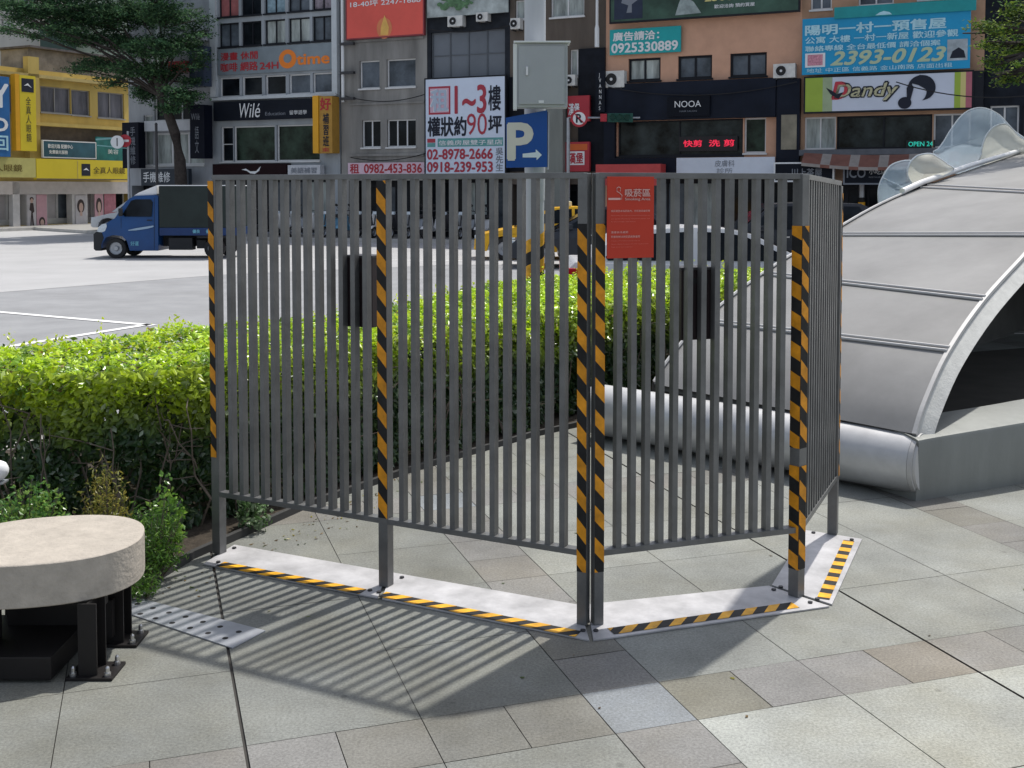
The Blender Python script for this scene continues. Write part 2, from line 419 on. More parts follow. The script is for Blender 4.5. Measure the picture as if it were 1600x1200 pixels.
for (y, w_, h_, s_) in ((.565, .83, .028, '吸菸請至本吸菸區內，勿任意丟棄菸蒂'), (.515, .83, .016, 'Please smoke only inside this designated area and put out'), (.475, .83, .016, 'your cigarette before leaving. Thank you for keeping it clean'), (.44, .52, .016, 'for all passengers and visitors'), (.305, .36, .028, '違者依法處罰'), (.25, .62, .028, '菸害防制法規定罰款新臺幣'), (.205, .62, .014, 'Violators will be fined according to the law'), (.165, .80, .014, 'Tobacco Hazards Prevention Act of the city government'), (.13, .46, .014, 'Thank you for your cooperation')):
    text(s_, rp(.08, y), d3, Z, W3 * w_, H3 * h_, PK if h_ > .02 else PK2, rs)

# ashtray boxes hung on the inside of the screens
ASH = mat('dark_bin_steel', (.035, .025, .028), .4, .4, var=.2)
for (u0, u1, v0, v1, dd, nn, Pq, lb) in ((551, 590, 402, 508, d1, n1, P[1], 'dark upright ashtray box hung inside the screen by the second taped post from the hedge'),
                                         (1056, 1107, 419, 530, d3, n3, P3b, 'dark upright ashtray box hung behind the slats lower right of the red notice')):
    back = -nn * .075; Po = hz(Pq) + back
    a = PL(u0, v1, Po, nn); c = PL(u1, v0, Po, nn); cx = (a + c) / 2; hw = (hz(c) - hz(a)).length / 2
    t = thing('ashtray_box', Vector((cx.x, cx.y, a.z)), lb, 'ashtray', 'ashtray boxes inside the screens')
    m = MB(); m.obox(cx, dd * hw, nn * .05, Z * (c.z - a.z) / 2); m.build('body', ASH, t, bevel=.006)
    m = MB(); m.obox(Vector((cx.x, cx.y, c.z + .004)), dd * (hw + .006), nn * .056, Z * .006); m.build('lid', STEELD, t, bevel=.003)
    m = MB(); m.obox(Vector((cx.x, cx.y, c.z - .05)) + nn * .0515, dd * hw * .6, nn * .002, Z * .012); m.build('slot', BLK, t)

# ------------------------------------------------------------------ perforated steel cover set in the paving
q = [(182, 952), (217, 934), (415, 985), (363, 1012)]
m = MB(); m.slab([gl(u, v, .006) for u, v in q][::-1], .001, .006)
dc = thing('drain_cover', G(295, 970, 0), 'thin perforated steel cover lying on the paving beside the stone stool', 'drain cover')
m.build('cover_plate', mat('cover_steel', (.46, .48, .52), .38, .5, var=.12, scale=8, bump=.1, bscale=30), dc, bevel=.001)
hp = [(194, 952), (219, 959), (243, 966), (269, 973), (297, 981), (325, 989), (352, 997), (215, 943.5), (239, 950), (264, 957), (290, 963.5), (317, 971.5), (344, 979), (373, 987)]
for u, v in hp:
    p = G(u, v, .0065); m = MB(); m.tube([(p.x, p.y, .0062), (p.x, p.y, .0066)], .0125, 14); m.build('hole', BLK, dc)

# ------------------------------------------------------------------ round stone stool on steel legs
cx, cy = -1.86, 4.335
bt = thing('stone_stool', (cx, cy, 0), 'thick oval pinkish stone stool on black steel legs with bolted feet beside the hedge', 'stool')
def ell(a_, b_, z, n=56, rot=.25, e=2.35):
    out = []
    for i in range(n):
        th = 2 * math.pi * i / n; c_, s_ = math.cos(th), math.sin(th)
        x = a_ * abs(c_) ** (2 / e) * (1 if c_ > 0 else -1); y = b_ * abs(s_) ** (2 / e) * (1 if s_ > 0 else -1)
        out.append((cx + x * math.cos(rot) - y * math.sin(rot), cy + x * math.sin(rot) + y * math.cos(rot), z))
    return out
m = MB(); rings = [ell(.372 - k, .312 - k, z) for k, z in ((.03, .285), (.004, .285), (0, .289), (0, .446), (.002, .4485), (.005, .45), (.03, .45))]
n = 56; vs = [p for r_ in rings for p in r_]; fs = [(i * n + k, i * n + (k + 1) % n, (i + 1) * n + (k + 1) % n, (i + 1) * n + k) for i in range(len(rings) - 1) for k in range(n)]
fs += [tuple(range(n - 1, -1, -1)), tuple((len(rings) - 1) * n + k for k in range(n))]
m.mesh(vs, fs); m.build('seat', mat('stool_stone', (.44, .395, .34), .8, var=.14, scale=14, bump=.25, bscale=60), bt, smooth=True)
LEG = mat('leg_black_steel', (.02, .018, .018), .5, .3, var=.2)
def gz(u, v): p = G(u, v); return Vector((p.x, p.y, 0))
for (ax, ay, hw, hd) in ((-1.60, 4.12, .035, .05), (-1.61, 4.42, .04, .05), (-2.02, 4.16, .035, .05), (-2.05, 4.5, .035, .05)):
    m = MB()
    m.box(ax - hw, ax + hw, ay - hd, ay - hd + .008, .012, .285); m.box(ax - hw, ax + hw, ay + hd - .008, ay + hd, .012, .285); m.box(ax - .004, ax + .004, ay - hd + .008, ay + hd - .008, .012, .285)
    lg = m.build('leg', LEG, bt)
    m = MB(); m.box(ax - .075, ax + .10, ay - .075, ay + .075, .001, .012); m.build('foot_plate', LEG, lg, bevel=.002)
    for (bx, by) in ((.075, -.05), (.075, .05), (-.055, -.05)):
        m = MB()
        m.tube([(ax + bx, ay + by, .012), (ax + bx, ay + by, .024), (ax + bx, ay + by, .0241), (ax + bx, ay + by, .042), (ax + bx, ay + by, .0485)], [.013, .013, .008, .008, .003], 10)
        m.build('foot_bolt', CHROME, lg)
m = MB(); m.box(-2.02, -1.60, 4.25, 4.29, .21, .28); m.box(-2.02, -1.60, 4.33, 4.36, .05, .2); m.build('cross_frame', LEG, bt)
m = MB(); m.box(-2.36, -1.72, 4.03, 4.44, .012, .10); m.build('shade_box', LEG, bt, bevel=.006)  # low dark box added to stand in for the black shadow under the seat

# white capped rail end at the left border
m = MB(); pe = Y(-2, 735, 4.9); r_ = .045
pts = [pe + Vector((-.9, .25, 0)), pe, pe + Vector((.018, -.003, 0)), pe + Vector((.032, -.006, 0)), pe + Vector((.040, -.008, 0))]
t = thing('seat_rail', (pe.x - .4, pe.y, 0), 'white round metal rail end sticking out above the stone stool at the left border', 'rail')
m.tube(pts, [r_, r_, r_ * .9, r_ * .6, r_ * .1], 20); m.build('tube', WHITE, t, smooth=True)
m = MB(); m.tube([pe + Vector((-.35, .1, -.03)), Vector((pe.x - .35, pe.y + .1, 0))], .025, 10); m.build('support', GALV, t)
m = MB(); m.obox(pe + Vector((-.06, 0, -.052)), (.09, 0, 0), (0, .03, 0), (0, 0, .004)); m.build('bracket', GALV, t)

# ------------------------------------------------------------------ hedge, bed, weeds
FRONT = [(-4.6, 5.6), (-3.2, 5.65), (-2.3, 5.62), (-1.85, 5.7), (-1.5, 5.95), (-1.1, 6.5), (-.55, 7.25), (.1, 8.1), (.6, 8.75), (1.0, 9.3), (1.7, 10.2), (2.6, 11.0)]
BACK = [(3.0, 12.9), (1.6, 12.75), (.72, 12.3), (-.1, 11.3), (-.6, 10.2), (-1.0, 9.3), (-1.45, 8.35), (-2.05, 7.75), (-2.6, 7.2), (-3.0, 6.75), (-3.6, 6.6), (-4.6, 6.6)]
SOIL = mat('soil', (.05, .04, .03), .95, var=.4, scale=20, bump=.5)
bed = [(-5.2, 5.3), (-3.2, 5.2), (-2.2, 5.15)] + [gl(215, 925, 0), gl(300, 873, 0), gl(345, 853, 0), gl(470, 797, 0), gl(640, 738, 0), gl(830, 683, 0), gl(955, 655, 0)] + [(1.9, 9.9), (3.2, 11.2), (3.4, 13.4), (.5, 13.3), (-.8, 11.9), (-2.5, 9.2), (-4.3, 6.5)]
m = MB(); m.slab(bed, -.02, .012); tag(m.build('planting_bed', SOIL), kind='structure')
m = MB()
ed = [(-5.2, 5.3), (-3.2, 5.2), (-2.2, 5.15)] + [gl(215, 925, 0), gl(300, 873, 0), gl(345, 853, 0), gl(470, 797, 0), gl(640, 738, 0), gl(830, 683, 0), gl(955, 655, 0), (1.9, 9.9)]
for a, c in zip(ed[:-1], ed[1:]):
    a = Vector((*a, .012)); c = Vector((*c, .012)); d = (c - a).normalized(); nn = Vector((-d.y, d.x, 0))
    m.obox((a + c) / 2, (c - a) / 2, nn * .015, Z * .028)
tag(m.build('bed_edging', mat('edging', (.05, .05, .05), .7, var=.3), loc=(-1, 6, 0)), 'dark low metal edging strip along the foot of the hedge', 'edging')

def in_poly(x, y, poly):
    c = False; j = len(poly) - 1
    for i in range(len(poly)):
        xi, yi = poly[i]; xj, yj = poly[j]
        if (yi > y) != (yj > y) and x < (xj - xi) * (y - yi) / (yj - yi) + xi: c = not c
        j = i
    return c
HP = FRONT + BACK
def htop(x, y): return .90 + .06 * noise.noise(Vector((x * 1.1, y * 1.1, 3))) + .05 * noise.noise(Vector((x * 4, y * 4, 1)))
def fdist(x, y, line_):
    best = 9
    for a, c in zip(line_[:-1], line_[1:]):
        dx, dy = c[0] - a[0], c[1] - a[1]; k = max(0, min(1, ((x - a[0]) * dx + (y - a[1]) * dy) / (dx * dx + dy * dy)))
        best = min(best, math.hypot(x - a[0] - k * dx, y - a[1] - k * dy))
    return best
LEAF = mat('leaf', (1, 1, 1), .28, var=.0, tint=True, trans=.38, spec=.5)
def leaf(m, p, size, nrm, col, rnd, wr=.5):
    nrm = nrm.normalized(); a = nrm.cross(Vector((rnd.uniform(-1, 1), rnd.uniform(-1, 1), rnd.uniform(-1, 1))))
    if a.length < 1e-3: return
    a.normalize(); b_ = nrm.cross(a); l = size; w_ = size * wr
    m.face([p - a * l * .5, p + b_ * w_ * .5 - nrm * l * .06, p + a * l * .5, p - b_ * w_ * .5 - nrm * l * .06], 0, col)
hr = random.Random(5)
top, low = MB(), MB()
hedge = thing('hedge', (-.6, 8.5, 0), 'clipped hedge with bright yellow-green new leaves on top and dark leaves and bare twigs below', 'hedge')
NT = 0
while NT < 46000:
    x = hr.uniform(-4.6, 3.1); y = hr.uniform(5.5, 13.0)
    if x < -3.9: continue
    if not in_poly(x, y, HP): continue
    if hr.random() > min(1, (9.0 / y) ** 1.6): continue
    h = htop(x, y); fd = min(fdist(x, y, FRONT), fdist(x, y, BACK))
    h -= .10 * max(0, 1 - fd / .14) ** 2
    clump = noise.noise(Vector((x * 5, y * 5, 7)))
    zz = h - abs(hr.gauss(0, .055)) + (.03 if clump > .2 else 0)
    if clump < -.28 and hr.random() < .75: continue
    g_ = hr.uniform(.75, 1.15); k = hr.random()
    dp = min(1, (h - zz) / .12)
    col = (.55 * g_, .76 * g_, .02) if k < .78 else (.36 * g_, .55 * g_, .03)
    col = tuple(c_ * (1 - .55 * dp) for c_ in col)  # deeper leaves tinted darker, shade inside the foliage put into the colour
    if clump < -.10: col = (col[0] * .42, col[1] * .55, col[2])  # hollows between clumps painted as dark gaps
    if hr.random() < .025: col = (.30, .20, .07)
    nr = Vector((hr.gauss(0, .55), hr.gauss(0, .55) - .15, 1))
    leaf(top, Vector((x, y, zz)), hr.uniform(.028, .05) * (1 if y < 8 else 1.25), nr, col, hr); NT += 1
# upright young shoots that break the outline
for i in range(700):
    x = hr.uniform(-3.9, 3.0); y = hr.uniform(5.5, 12.9)
    if not in_poly(x, y, HP): continue
    h = htop(x, y); L_ = hr.uniform(.03, .13)
    for j in range(8):
        leaf(top, Vector((x + hr.gauss(0, .018), y + hr.gauss(0, .018), h + L_ * j / 8 + .005)), hr.uniform(.022, .04), Vector((hr.gauss(0, 1), hr.gauss(0, 1), .6)), (.66, .76, .05), hr)
# front face
segs = list(zip(FRONT[:-1], FRONT[1:])); wts = [math.hypot(c[0] - a[0], c[1] - a[1]) * (7 / max(a[1], 5)) ** 1.3 for a, c in segs]
NL = 0
while NL < 52000:
    (a, c) = hr.choices(segs, wts)[0]; k = hr.random()
    x, y = a[0] + (c[0] - a[0]) * k, a[1] + (c[1] - a[1]) * k
    if x < -3.9: continue
    dx, dy = c[0] - a[0], c[1] - a[1]; L_ = math.hypot(dx, dy); nx, ny = dy / L_, -dx / L_
    zz = hr.uniform(.03, .88)
    hole = noise.noise(Vector((x * 3.1, zz * 3.6, y * 3.1)))
    dep = abs(hr.gauss(0, .09)) + .10 * max(0, -hole) * 2 + (.07 if zz < .5 else 0) - .06 * noise.noise(Vector((x * 2, zz * 2, y * 2 + 9)))
    if hole < -.22 and hr.random() < .8: continue
    px_, py_ = x - nx * dep, y - ny * dep
    g_ = hr.uniform(.7, 1.3); yel = max(0, min(1, (zz - .50 + .16 * noise.noise(Vector((x * 2.3, y * 2.3, 2)))) / .26)) * hr.uniform(.3, 1)
    base = (.038, .085, .028) if hr.random() < .8 else (.09, .15, .04)
    if hr.random() < .05: base = (.34, .40, .31)  # odd pale leaves: whitish glints of glossy leaves put into the colour
    col = tuple((base[i] * (1 - yel) + (.50, .64, .025)[i] * yel) * g_ for i in range(3))
    nr = Vector((nx + hr.gauss(0, .6), ny + hr.gauss(0, .6), .55 + hr.gauss(0, .5)))
    leaf(low, Vector((px_, py_, zz)), hr.uniform(.03, .068) * (1 if y < 8 else 1.25), nr, col, hr); NL += 1
# leaves along the road side of the hedge, sparse
segs2 = list(zip(BACK[:-1], BACK[1:]))
for i in range(7000):
    (a, c) = hr.choice(segs2); k = hr.random(); x, y = a[0] + (c[0] - a[0]) * k, a[1] + (c[1] - a[1]) * k
    g_ = hr.uniform(.7, 1.2)
    leaf(low, Vector((x + hr.gauss(0, .05), y + hr.gauss(0, .05), hr.uniform(.05, .88))), .06, Vector((hr.gauss(-.5, .5), hr.gauss(.5, .5), .5)), (.12 * g_, .2 * g_, .03), hr)
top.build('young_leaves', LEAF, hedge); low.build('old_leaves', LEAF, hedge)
TWIG = mat('twig', (.16, .13, .105), .8, var=.25, scale=30)
tw = MB()
for i in range(150):
    (a, c) = hr.choices(segs, wts)[0]; k = hr.random()
    x, y = a[0] + (c[0] - a[0]) * k, a[1] + (c[1] - a[1]) * k
    if x < -3.9: continue
    dx, dy = c[0] - a[0], c[1] - a[1]; L_ = math.hypot(dx, dy); nx, ny = dy / L_, -dx / L_
    dep = hr.uniform(.06, .35); x -= nx * dep; y -= ny * dep
    pts = [Vector((x, y, 0))]; z = 0; lean = hr.gauss(0, .25)
    while z < .58:
        z += hr.uniform(.1, .2); q = pts[-1]; pts.append(Vector((q.x + dx / L_ * (lean * .15 + hr.gauss(0, .03)) + nx * hr.gauss(.012, .02), q.y + dy / L_ * (lean * .15 + hr.gauss(0, .03)) + ny * hr.gauss(.012, .02), z)))
    tw.tube(pts, [.0065 - .004 * j / len(pts) for j in range(len(pts))], 5)
    for j in range(3):
        q = hr.choice(pts[1:]); e = q + Vector((hr.gauss(0, .12), hr.gauss(0, .06), hr.uniform(0, .16)))
        mid = (q + e) / 2 + Vector((0, 0, hr.gauss(0, .02))); tw.tube([q, mid, e + Vector((nx * .05, ny * .05, 0))], [.0035, .003, .0018], 4)
tw.build('twigs', TWIG, hedge)
# dim inner thicket that stops the view through the hedge
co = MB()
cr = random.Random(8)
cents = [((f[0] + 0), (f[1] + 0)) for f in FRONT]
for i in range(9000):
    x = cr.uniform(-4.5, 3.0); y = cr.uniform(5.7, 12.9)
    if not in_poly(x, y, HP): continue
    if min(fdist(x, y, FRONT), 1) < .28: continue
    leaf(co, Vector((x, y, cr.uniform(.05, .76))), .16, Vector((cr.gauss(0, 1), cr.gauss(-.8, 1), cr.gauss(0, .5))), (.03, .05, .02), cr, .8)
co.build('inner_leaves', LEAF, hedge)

# fallen leaves and crumbs of litter along the foot of the hedge and in the paving joints
lt = MB(); lr = random.Random(77)
for i in range(170):
    k = lr.random(); a, c = Vector((*gl(215, 925, 0), 0)), Vector((*gl(640, 738, 0), 0)); p = a.lerp(c, k) + Vector((abs(lr.gauss(0, .16)), -abs(lr.gauss(0, .12)), .004))
    if i > 140: p = Vector((lr.uniform(-1.6, 3.2), lr.uniform(3.5, 8), .004))
    leaf(lt, p, lr.uniform(.012, .028), Vector((lr.gauss(0, .2), lr.gauss(0, .2), 1)), lr.choice([(.20, .13, .05), (.12, .08, .04), (.30, .27, .06), (.10, .14, .04)]), lr)
tag(lt.build('leaf_litter', LEAF), 'small dry leaves scattered on the paving along the foot of the hedge', 'leaf litter', kind='stuff')
# weeds and small shrubs at the hedge foot
def bush(name, label, cat, P0, rad, h, n, size, cols, seed, feather=False, group=None):
    r = random.Random(seed); t = thing(name, P0, label, cat, group); m = MB(); st = MB(); P0 = Vector(P0)
    for i in range(n):
        a_ = r.uniform(0, 2 * math.pi); rr = rad * r.random() ** .5; ht = h * r.uniform(.35, 1) * (1 - .35 * (rr / rad) ** 2)
        tip = P0 + Vector((math.cos(a_) * rr, math.sin(a_) * rr, ht)); root = P0 + Vector((math.cos(a_) * rr * .25, math.sin(a_) * rr * .25, 0))
        if i % 4 == 0: st.tube([root, root.lerp(tip, .6) + Z * .02, tip], [.003, .002, .001], 4)
        for j in range(9):
            k = r.uniform(.45, 1); q = root.lerp(tip, k) + Vector((r.gauss(0, .012), r.gauss(0, .012), r.gauss(0, .012)))
            c = r.choice(cols); g_ = r.uniform(.75, 1.25)
            leaf(m, q, size * r.uniform(.7, 1.3), Vector((r.gauss(0, .7), r.gauss(-.3, .7), r.gauss(.6, .4))), tuple(x * g_ for x in c), r, .28 if feather else .55)
    m.build('leaves', LEAF, t); st.build('stems', TWIG, t); return t
bush('fern_bush', 'feathery green bush at the foot of the hedge right of the stone stool', 'bush', G(238, 905), .16, .42, 330, .03, [(.10, .22, .03), (.16, .30, .04), (.07, .16, .03)], 1, True)
bush('small_shrub', 'small shrub with pale fresh green leaf tips between the stool and the first fence post', 'bush', G(262, 880), .09, .50, 60, .032, [(.28, .46, .07), (.12, .26, .04)], 2)
bush('golden_weed', 'yellowish feathery weed against the dark hedge behind the stone stool', 'weed', (-2.02, 5.42, 0), .13, .56, 170, .028, [(.34, .30, .06), (.22, .24, .05)], 3, True)
bush('round_shrub', 'rounded dense green shrub behind the stone stool near the left border', 'bush', (-2.36, 5.3, 0), .20, .46, 330, .026, [(.10, .24, .05), (.22, .36, .07)], 4)
bush('trailing_weed', 'low trailing green weed on the paving just right of the stone stool', 'weed', G(225, 935), .08, .14, 60, .026, [(.09, .2, .03), (.14, .26, .04)], 5, True)
bush('tuft', 'pale leafed tuft hiding under the first taped fence post', 'weed', (-1.40, 5.86, 0), .10, .22, 40, .034, [(.08, .16, .05), (.2, .28, .16)], 6)

# ------------------------------------------------------------------ station canopy: metal shell, base tube, apron, glass petals
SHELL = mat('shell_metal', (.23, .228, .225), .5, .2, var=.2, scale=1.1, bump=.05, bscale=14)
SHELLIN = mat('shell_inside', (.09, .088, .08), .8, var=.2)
TRIM = mat('shell_trim', (.50, .495, .49), .5, .2, var=.06, scale=5)
STAINL = mat('brushed_tube', (.56, .56, .565), .42, .3, var=.2, scale=3)
ax_ = Vector((-.746, .665, 0)).normalized(); nx_ = Vector((-ax_.y * -1, 0, 0)); nx_ = Vector((ax_.y, -ax_.x, 0))    # nx_ points to the back right
N0 = Vector((2.52, 6.62, 0))
Fp = N0 + ax_ * 1.95
def nearp(u, v): return PL(u, v, N0, ax_)
def farp(u, v): return PL(u, v, Fp, ax_)
near = [nearp(1428, 678), nearp(1444, 628), nearp(1480, 550), nearp(1535, 470), nearp(1600, 398)]
far_ = [farp(1022, 600), farp(1046, 563), farp(1098, 504), farp(1192, 430), farp(1292, 369), farp(1416, 303), farp(1600, 238)]
# continue the near rim beyond the frame, parallel to the far rim
base_s = [(p - Fp).dot(nx_) for p in far_]
last = near[-1]; k0 = (last - N0).dot(nx_)
near += [N0 + nx_ * (k0 + .75) + Z * (last.z + .24), N0 + nx_ * (k0 + 2.0) + Z * (last.z + .50), N0 + nx_ * (k0 + 3.6) + Z * (last.z + .62), N0 + nx_ * (k0 + 5.2) + Z * (last.z + .5), N0 + nx_ * (k0 + 6.6) + Z * .9, N0 + nx_ * (k0 + 7.2) + Z * .05]
l2 = far_[-1]; k1 = (l2 - Fp).dot(nx_)
far_ += [Fp + nx_ * (k1 + 1.4) + Z * (l2.z + .15), Fp + nx_ * (k1 + 2.9) + Z * (l2.z - .05), Fp + nx_ * (k1 + 4.0) + Z * (l2.z - .9), Fp + nx_ * (k1 + 4.6) + Z * .05]
def catmull(P_, n=8):
    out = []
    for i in range(len(P_) - 1):
        a, b_, c, d = P_[max(i - 1, 0)], P_[i], P_[i + 1], P_[min(i + 2, len(P_) - 1)]
        for k in range(n):
            t = k / n; out.append(.5 * ((2 * b_) + (c - a) * t + (2 * a - 5 * b_ + 4 * c - d) * t * t + (3 * b_ - a - 3 * c + d) * t ** 3))
    out.append(P_[-1]); return out
nc, fc = catmull(near), catmull(far_)
# seam parameters: (index on near curve, index on far curve)
seams = [(0, 0), (2 * 8, 2 * 8), (3 * 8, 3 * 8), (4 * 8 + 4, 4 * 8), (5 * 8 + 5, 5 * 8 + 1), (6 * 8 + 6, 6 * 8 + 2), (7 * 8 + 6, 7 * 8 + 2), (8 * 8 + 6, 8 * 8 + 2), (len(nc) - 1, len(fc) - 1)]
def at(curve, x):
    i = min(int(x), len(curve) - 2); return curve[i].lerp(curve[i + 1], x - i)
can = thing('station_canopy', N0 + nx_ * 2, 'large pale metal shell canopy of an underground entrance with a round white base tube', 'entrance canopy')
rows = []
for (s0, s1) in zip(seams[:-1], seams[1:]):
    for k in range(8): rows.append((s0[0] + (s1[0] - s0[0]) * k / 8, s0[1] + (s1[1] - s0[1]) * k / 8))
rows.append(seams[-1])
def shell_pt(r_, t, lift=0.0):
    a, c = at(nc, r_[0]), at(fc, r_[1]); p = a.lerp(c, t)
    return p + Z * lift
m = MB(); NC = 10
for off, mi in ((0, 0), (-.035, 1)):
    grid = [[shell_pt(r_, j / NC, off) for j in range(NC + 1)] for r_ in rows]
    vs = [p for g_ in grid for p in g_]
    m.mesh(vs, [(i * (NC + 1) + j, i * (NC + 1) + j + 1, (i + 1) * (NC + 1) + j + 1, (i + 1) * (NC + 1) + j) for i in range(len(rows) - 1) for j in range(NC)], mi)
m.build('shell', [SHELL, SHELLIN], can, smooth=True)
GAP = mat('seam_gap', (.16, .155, .155), .7, var=.1)
for sidx in seams[1:-1]:
    m = MB()
    i_ = sidx; up = []
    pts = [shell_pt(i_, j / NC, .009) for j in range(NC + 1)]
    r2 = (min(sidx[0] + .55, len(nc) - 1.01), min(sidx[1] + .4, len(fc) - 1.01)); pts2 = [shell_pt(r2, j / NC, .009) for j in range(NC + 1)]
    m.tube(pts, .011, 8); m.tube(pts2, .010, 8)
    m.build('seam_batten', TRIM, can)
    m = MB(); d_ = [(p + q_) / 2 for p, q_ in zip(pts, pts2)]
    for j in range(NC): 
        m.face([pts[j] + Z * -.004, pts[j + 1] + Z * -.004, pts2[j + 1] + Z * -.004, pts2[j] + Z * -.004])
    m.build('seam_joint', GAP, can)
# near rim: thin outer lip, dark joint, broad stone-like band facing the opening
def band(curve, w0, w1, o0, o1, n_idx, o2=None):
    o2 = o1 if o2 is None else o2
    mm = MB(); prof = []
    for i in range(n_idx):
        p = curve[i]; t_ = (curve[min(i + 1, len(curve) - 1)] - curve[max(i - 1, 0)]).normalized(); nrm = ax_.cross(t_).normalized()
        if nrm.z > 0: nrm = -nrm
        if abs(nrm.z) < 1e-4 and nrm.dot(nx_) < 0: nrm = -nrm
        if nrm.dot(nx_) < 0 and i < 40: nrm = nrm if nrm.z < -.05 else -nrm
        prof.append([p + nrm * w0 - ax_ * o0, p + nrm * w0 - ax_ * o1, p + nrm * w1 - ax_ * o2, p + nrm * w1 - ax_ * o0])
    vs = [q_ for pr in prof for q_ in pr]
    fs = [(i * 4 + k, i * 4 + (k + 1) % 4, (i + 1) * 4 + (k + 1) % 4, (i + 1) * 4 + k) for i in range(len(prof) - 1) for k in range(4)] + [(0, 1, 2, 3)]
    mm.mesh(vs, fs); return mm
NI = 8 * 9
band(nc, -.006, .018, -.012, .014, NI).build('rim_lip', TRIM, can)
band(nc, .018, .029, -.02, .004, NI).build('rim_joint', GAP, can)
band(nc, .029, .105, -.14, .010, NI, .075).build('rim_band', mat('rim_band_paint', (.58, .58, .555), .6, var=.12, scale=12, bump=.15, bscale=70), can)
m = MB(); m.tube([p + Z * .02 for p in fc[:8 * 5 + 1]], .012, 6); m.build('back_edge_trim', TRIM, can)
m = MB(); m.tube([farp(1410, 301) + Z * .015, farp(1440, 288) + Z * .02, farp(1520, 260) + Z * .02, farp(1600, 236) + Z * .02, farp(1700, 205) + Z * .02], .030, 12); m.build('crown_tube', mat('crown_white', (.8, .8, .8), .35, .2, var=.03), can, smooth=True)
# far end wall under the back rim
m = MB(); f_ = [p + ax_ * .02 for p in fc]; m.face(f_ + [Vector((fc[-1].x, fc[-1].y, 0)), Vector((fc[0].x, fc[0].y, 0))]); m.build('end_wall', SHELLIN, can)
# base tube
m = MB(); r_ = .185; a = N0 + nx_ * -.13 + Z * .205 - ax_ * .0; c = a + ax_ * 2.42
m.tube([a, a.lerp(c, .5), c], r_, 40); m.build('base_tube', STAINL, can, smooth=True)
m = MB(); m.tube([a - ax_ * .03, a - ax_ * .002], [r_ * 1.0, r_ * 1.0], 40); m.tube([a - ax_ * .045, a - ax_ * .031], [r_ * .90, r_ * .93], 40); m.build('tube_end_cap', TRIM, can, smooth=True)
m = MB(); c_ = a.lerp(c, .5); m.obox(Vector((c_.x, c_.y, .06)) + nx_ * .12, ax_ * 1.15, nx_ * .1, Z * .06); m.build('base_plinth', GAP, can)  # dark plinth, its colour helps paint the black shadow under the tube
m = MB(); c_ = a.lerp(c, .36); m.obox(Vector((c_.x, c_.y, .26)) + nx_ * .16, ax_ * .80, nx_ * .04, Z * .13); m.build('base_flashing', SHELL, can)
# apron wall that runs off to the right
APR = mat('apron_concrete', (.22, .23, .22), .5, .15, var=.18, scale=2.4, bump=.1, bscale=20, streak=True)
wc = [a + Vector((.0, 0, 0)) - ax_ * .05 + nx_ * -.12, Vector(gl(1600, 757, 0) + (0,)), Vector((4.5, 7.45, 0)), Vector((7, 8.0, 0)), Vector((10.5, 8.2, 0))]
wc = catmull([Vector((p.x, p.y, 0)) for p in wc], 8)
m = MB(); hh = [.372 + .03 * min(1, i / 10) for i in range(len(wc))]
prof = []
for i, p in enumerate(wc):
    t_ = (wc[min(i + 1, len(wc) - 1)] - wc[max(i - 1, 0)]).normalized(); nb = Vector((-t_.y, t_.x, 0))
    h_ = hh[i]; prof.append([p + nb * .02, p + Z * (h_ - .03), p + nb * .008 + Z * (h_ - .008), p + nb * .03 + Z * h_, p + nb * .30 + Z * (h_ + .045), p + nb * .32 + Z * (h_ + .03), p + nb * .34])
k = len(prof[0]); vs = [q_ for pr in prof for q_ in pr]
m.mesh(vs, [(i * k + j, i * k + j + 1, (i + 1) * k + j + 1, (i + 1) * k + j) for i in range(len(prof) - 1) for j in range(k - 1)] + [tuple(range(k))])
m.build('apron_wall', APR, can, smooth=True)
# dim entrance interior behind the opening: floor well and back wall
m = MB()
iw = [p + Vector((-(wc[min(i + 1, len(wc) - 1)] - wc[max(i - 1, 0)]).normalized().y, (wc[min(i + 1, len(wc) - 1)] - wc[max(i - 1, 0)]).normalized().x, 0)) * .35 for i, p in enumerate(wc)]
m.face([Vector((p.x, p.y, .02)) for p in iw] + [Vector((10.5, 14.5, .02)), Vector((3.5, 11.5, .02)), Vector((fc[0].x + .2, fc[0].y + .1, .02))])
m.build('stairwell_floor', mat('dark_stair', (.06, .056, .048), .9, var=.2), can)

# glass petals above the back rim
def glass(name, col, fac, rough):
    mm = bpy.data.materials.new(name); mm.use_nodes = True; N = mm.node_tree.nodes; L = mm.node_tree.links
    out = N['Material Output']; p = N['Principled BSDF']; p.inputs['Base Color'].default_value = (*col, 1); p.inputs['Roughness'].default_value = rough
    tr = N.new('ShaderNodeBsdfTransparent'); ms = N.new('ShaderNodeMixShader'); nz = N.new('ShaderNodeTexNoise'); nz.inputs['Scale'].default_value = 2.5; nz.inputs['Detail'].default_value = 5
    mr = N.new('ShaderNodeMapRange'); mr.inputs[3].default_value = fac - .1; mr.inputs[4].default_value = fac + .1; L.new(nz.outputs[0], mr.inputs[0])
    tl = N.new('ShaderNodeBsdfTranslucent'); tl.inputs[0].default_value = (*col, 1); m1 = N.new('ShaderNodeMixShader'); m1.inputs[0].default_value = .5
    L.new(p.outputs[0], m1.inputs[1]); L.new(tl.outputs[0], m1.inputs[2])
    L.new(mr.outputs[0], ms.inputs[0]); L.new(tr.outputs[0], ms.inputs[1]); L.new(m1.outputs[0], ms.inputs[2]); L.new(ms.outputs[0], out.inputs[0]); return mm
GBLUE = glass('petal_glass', (.58, .72, .84), .52, .15); GCREAM = glass('petal_frosted', (.62, .62, .56), .88, .5)
EDGEG = mat('petal_edge', (.75, .80, .84), .3, var=.05)
def zz3(L_): return [(1370 + x / 6.665, 150 + y / 6.665) for x, y in L_]
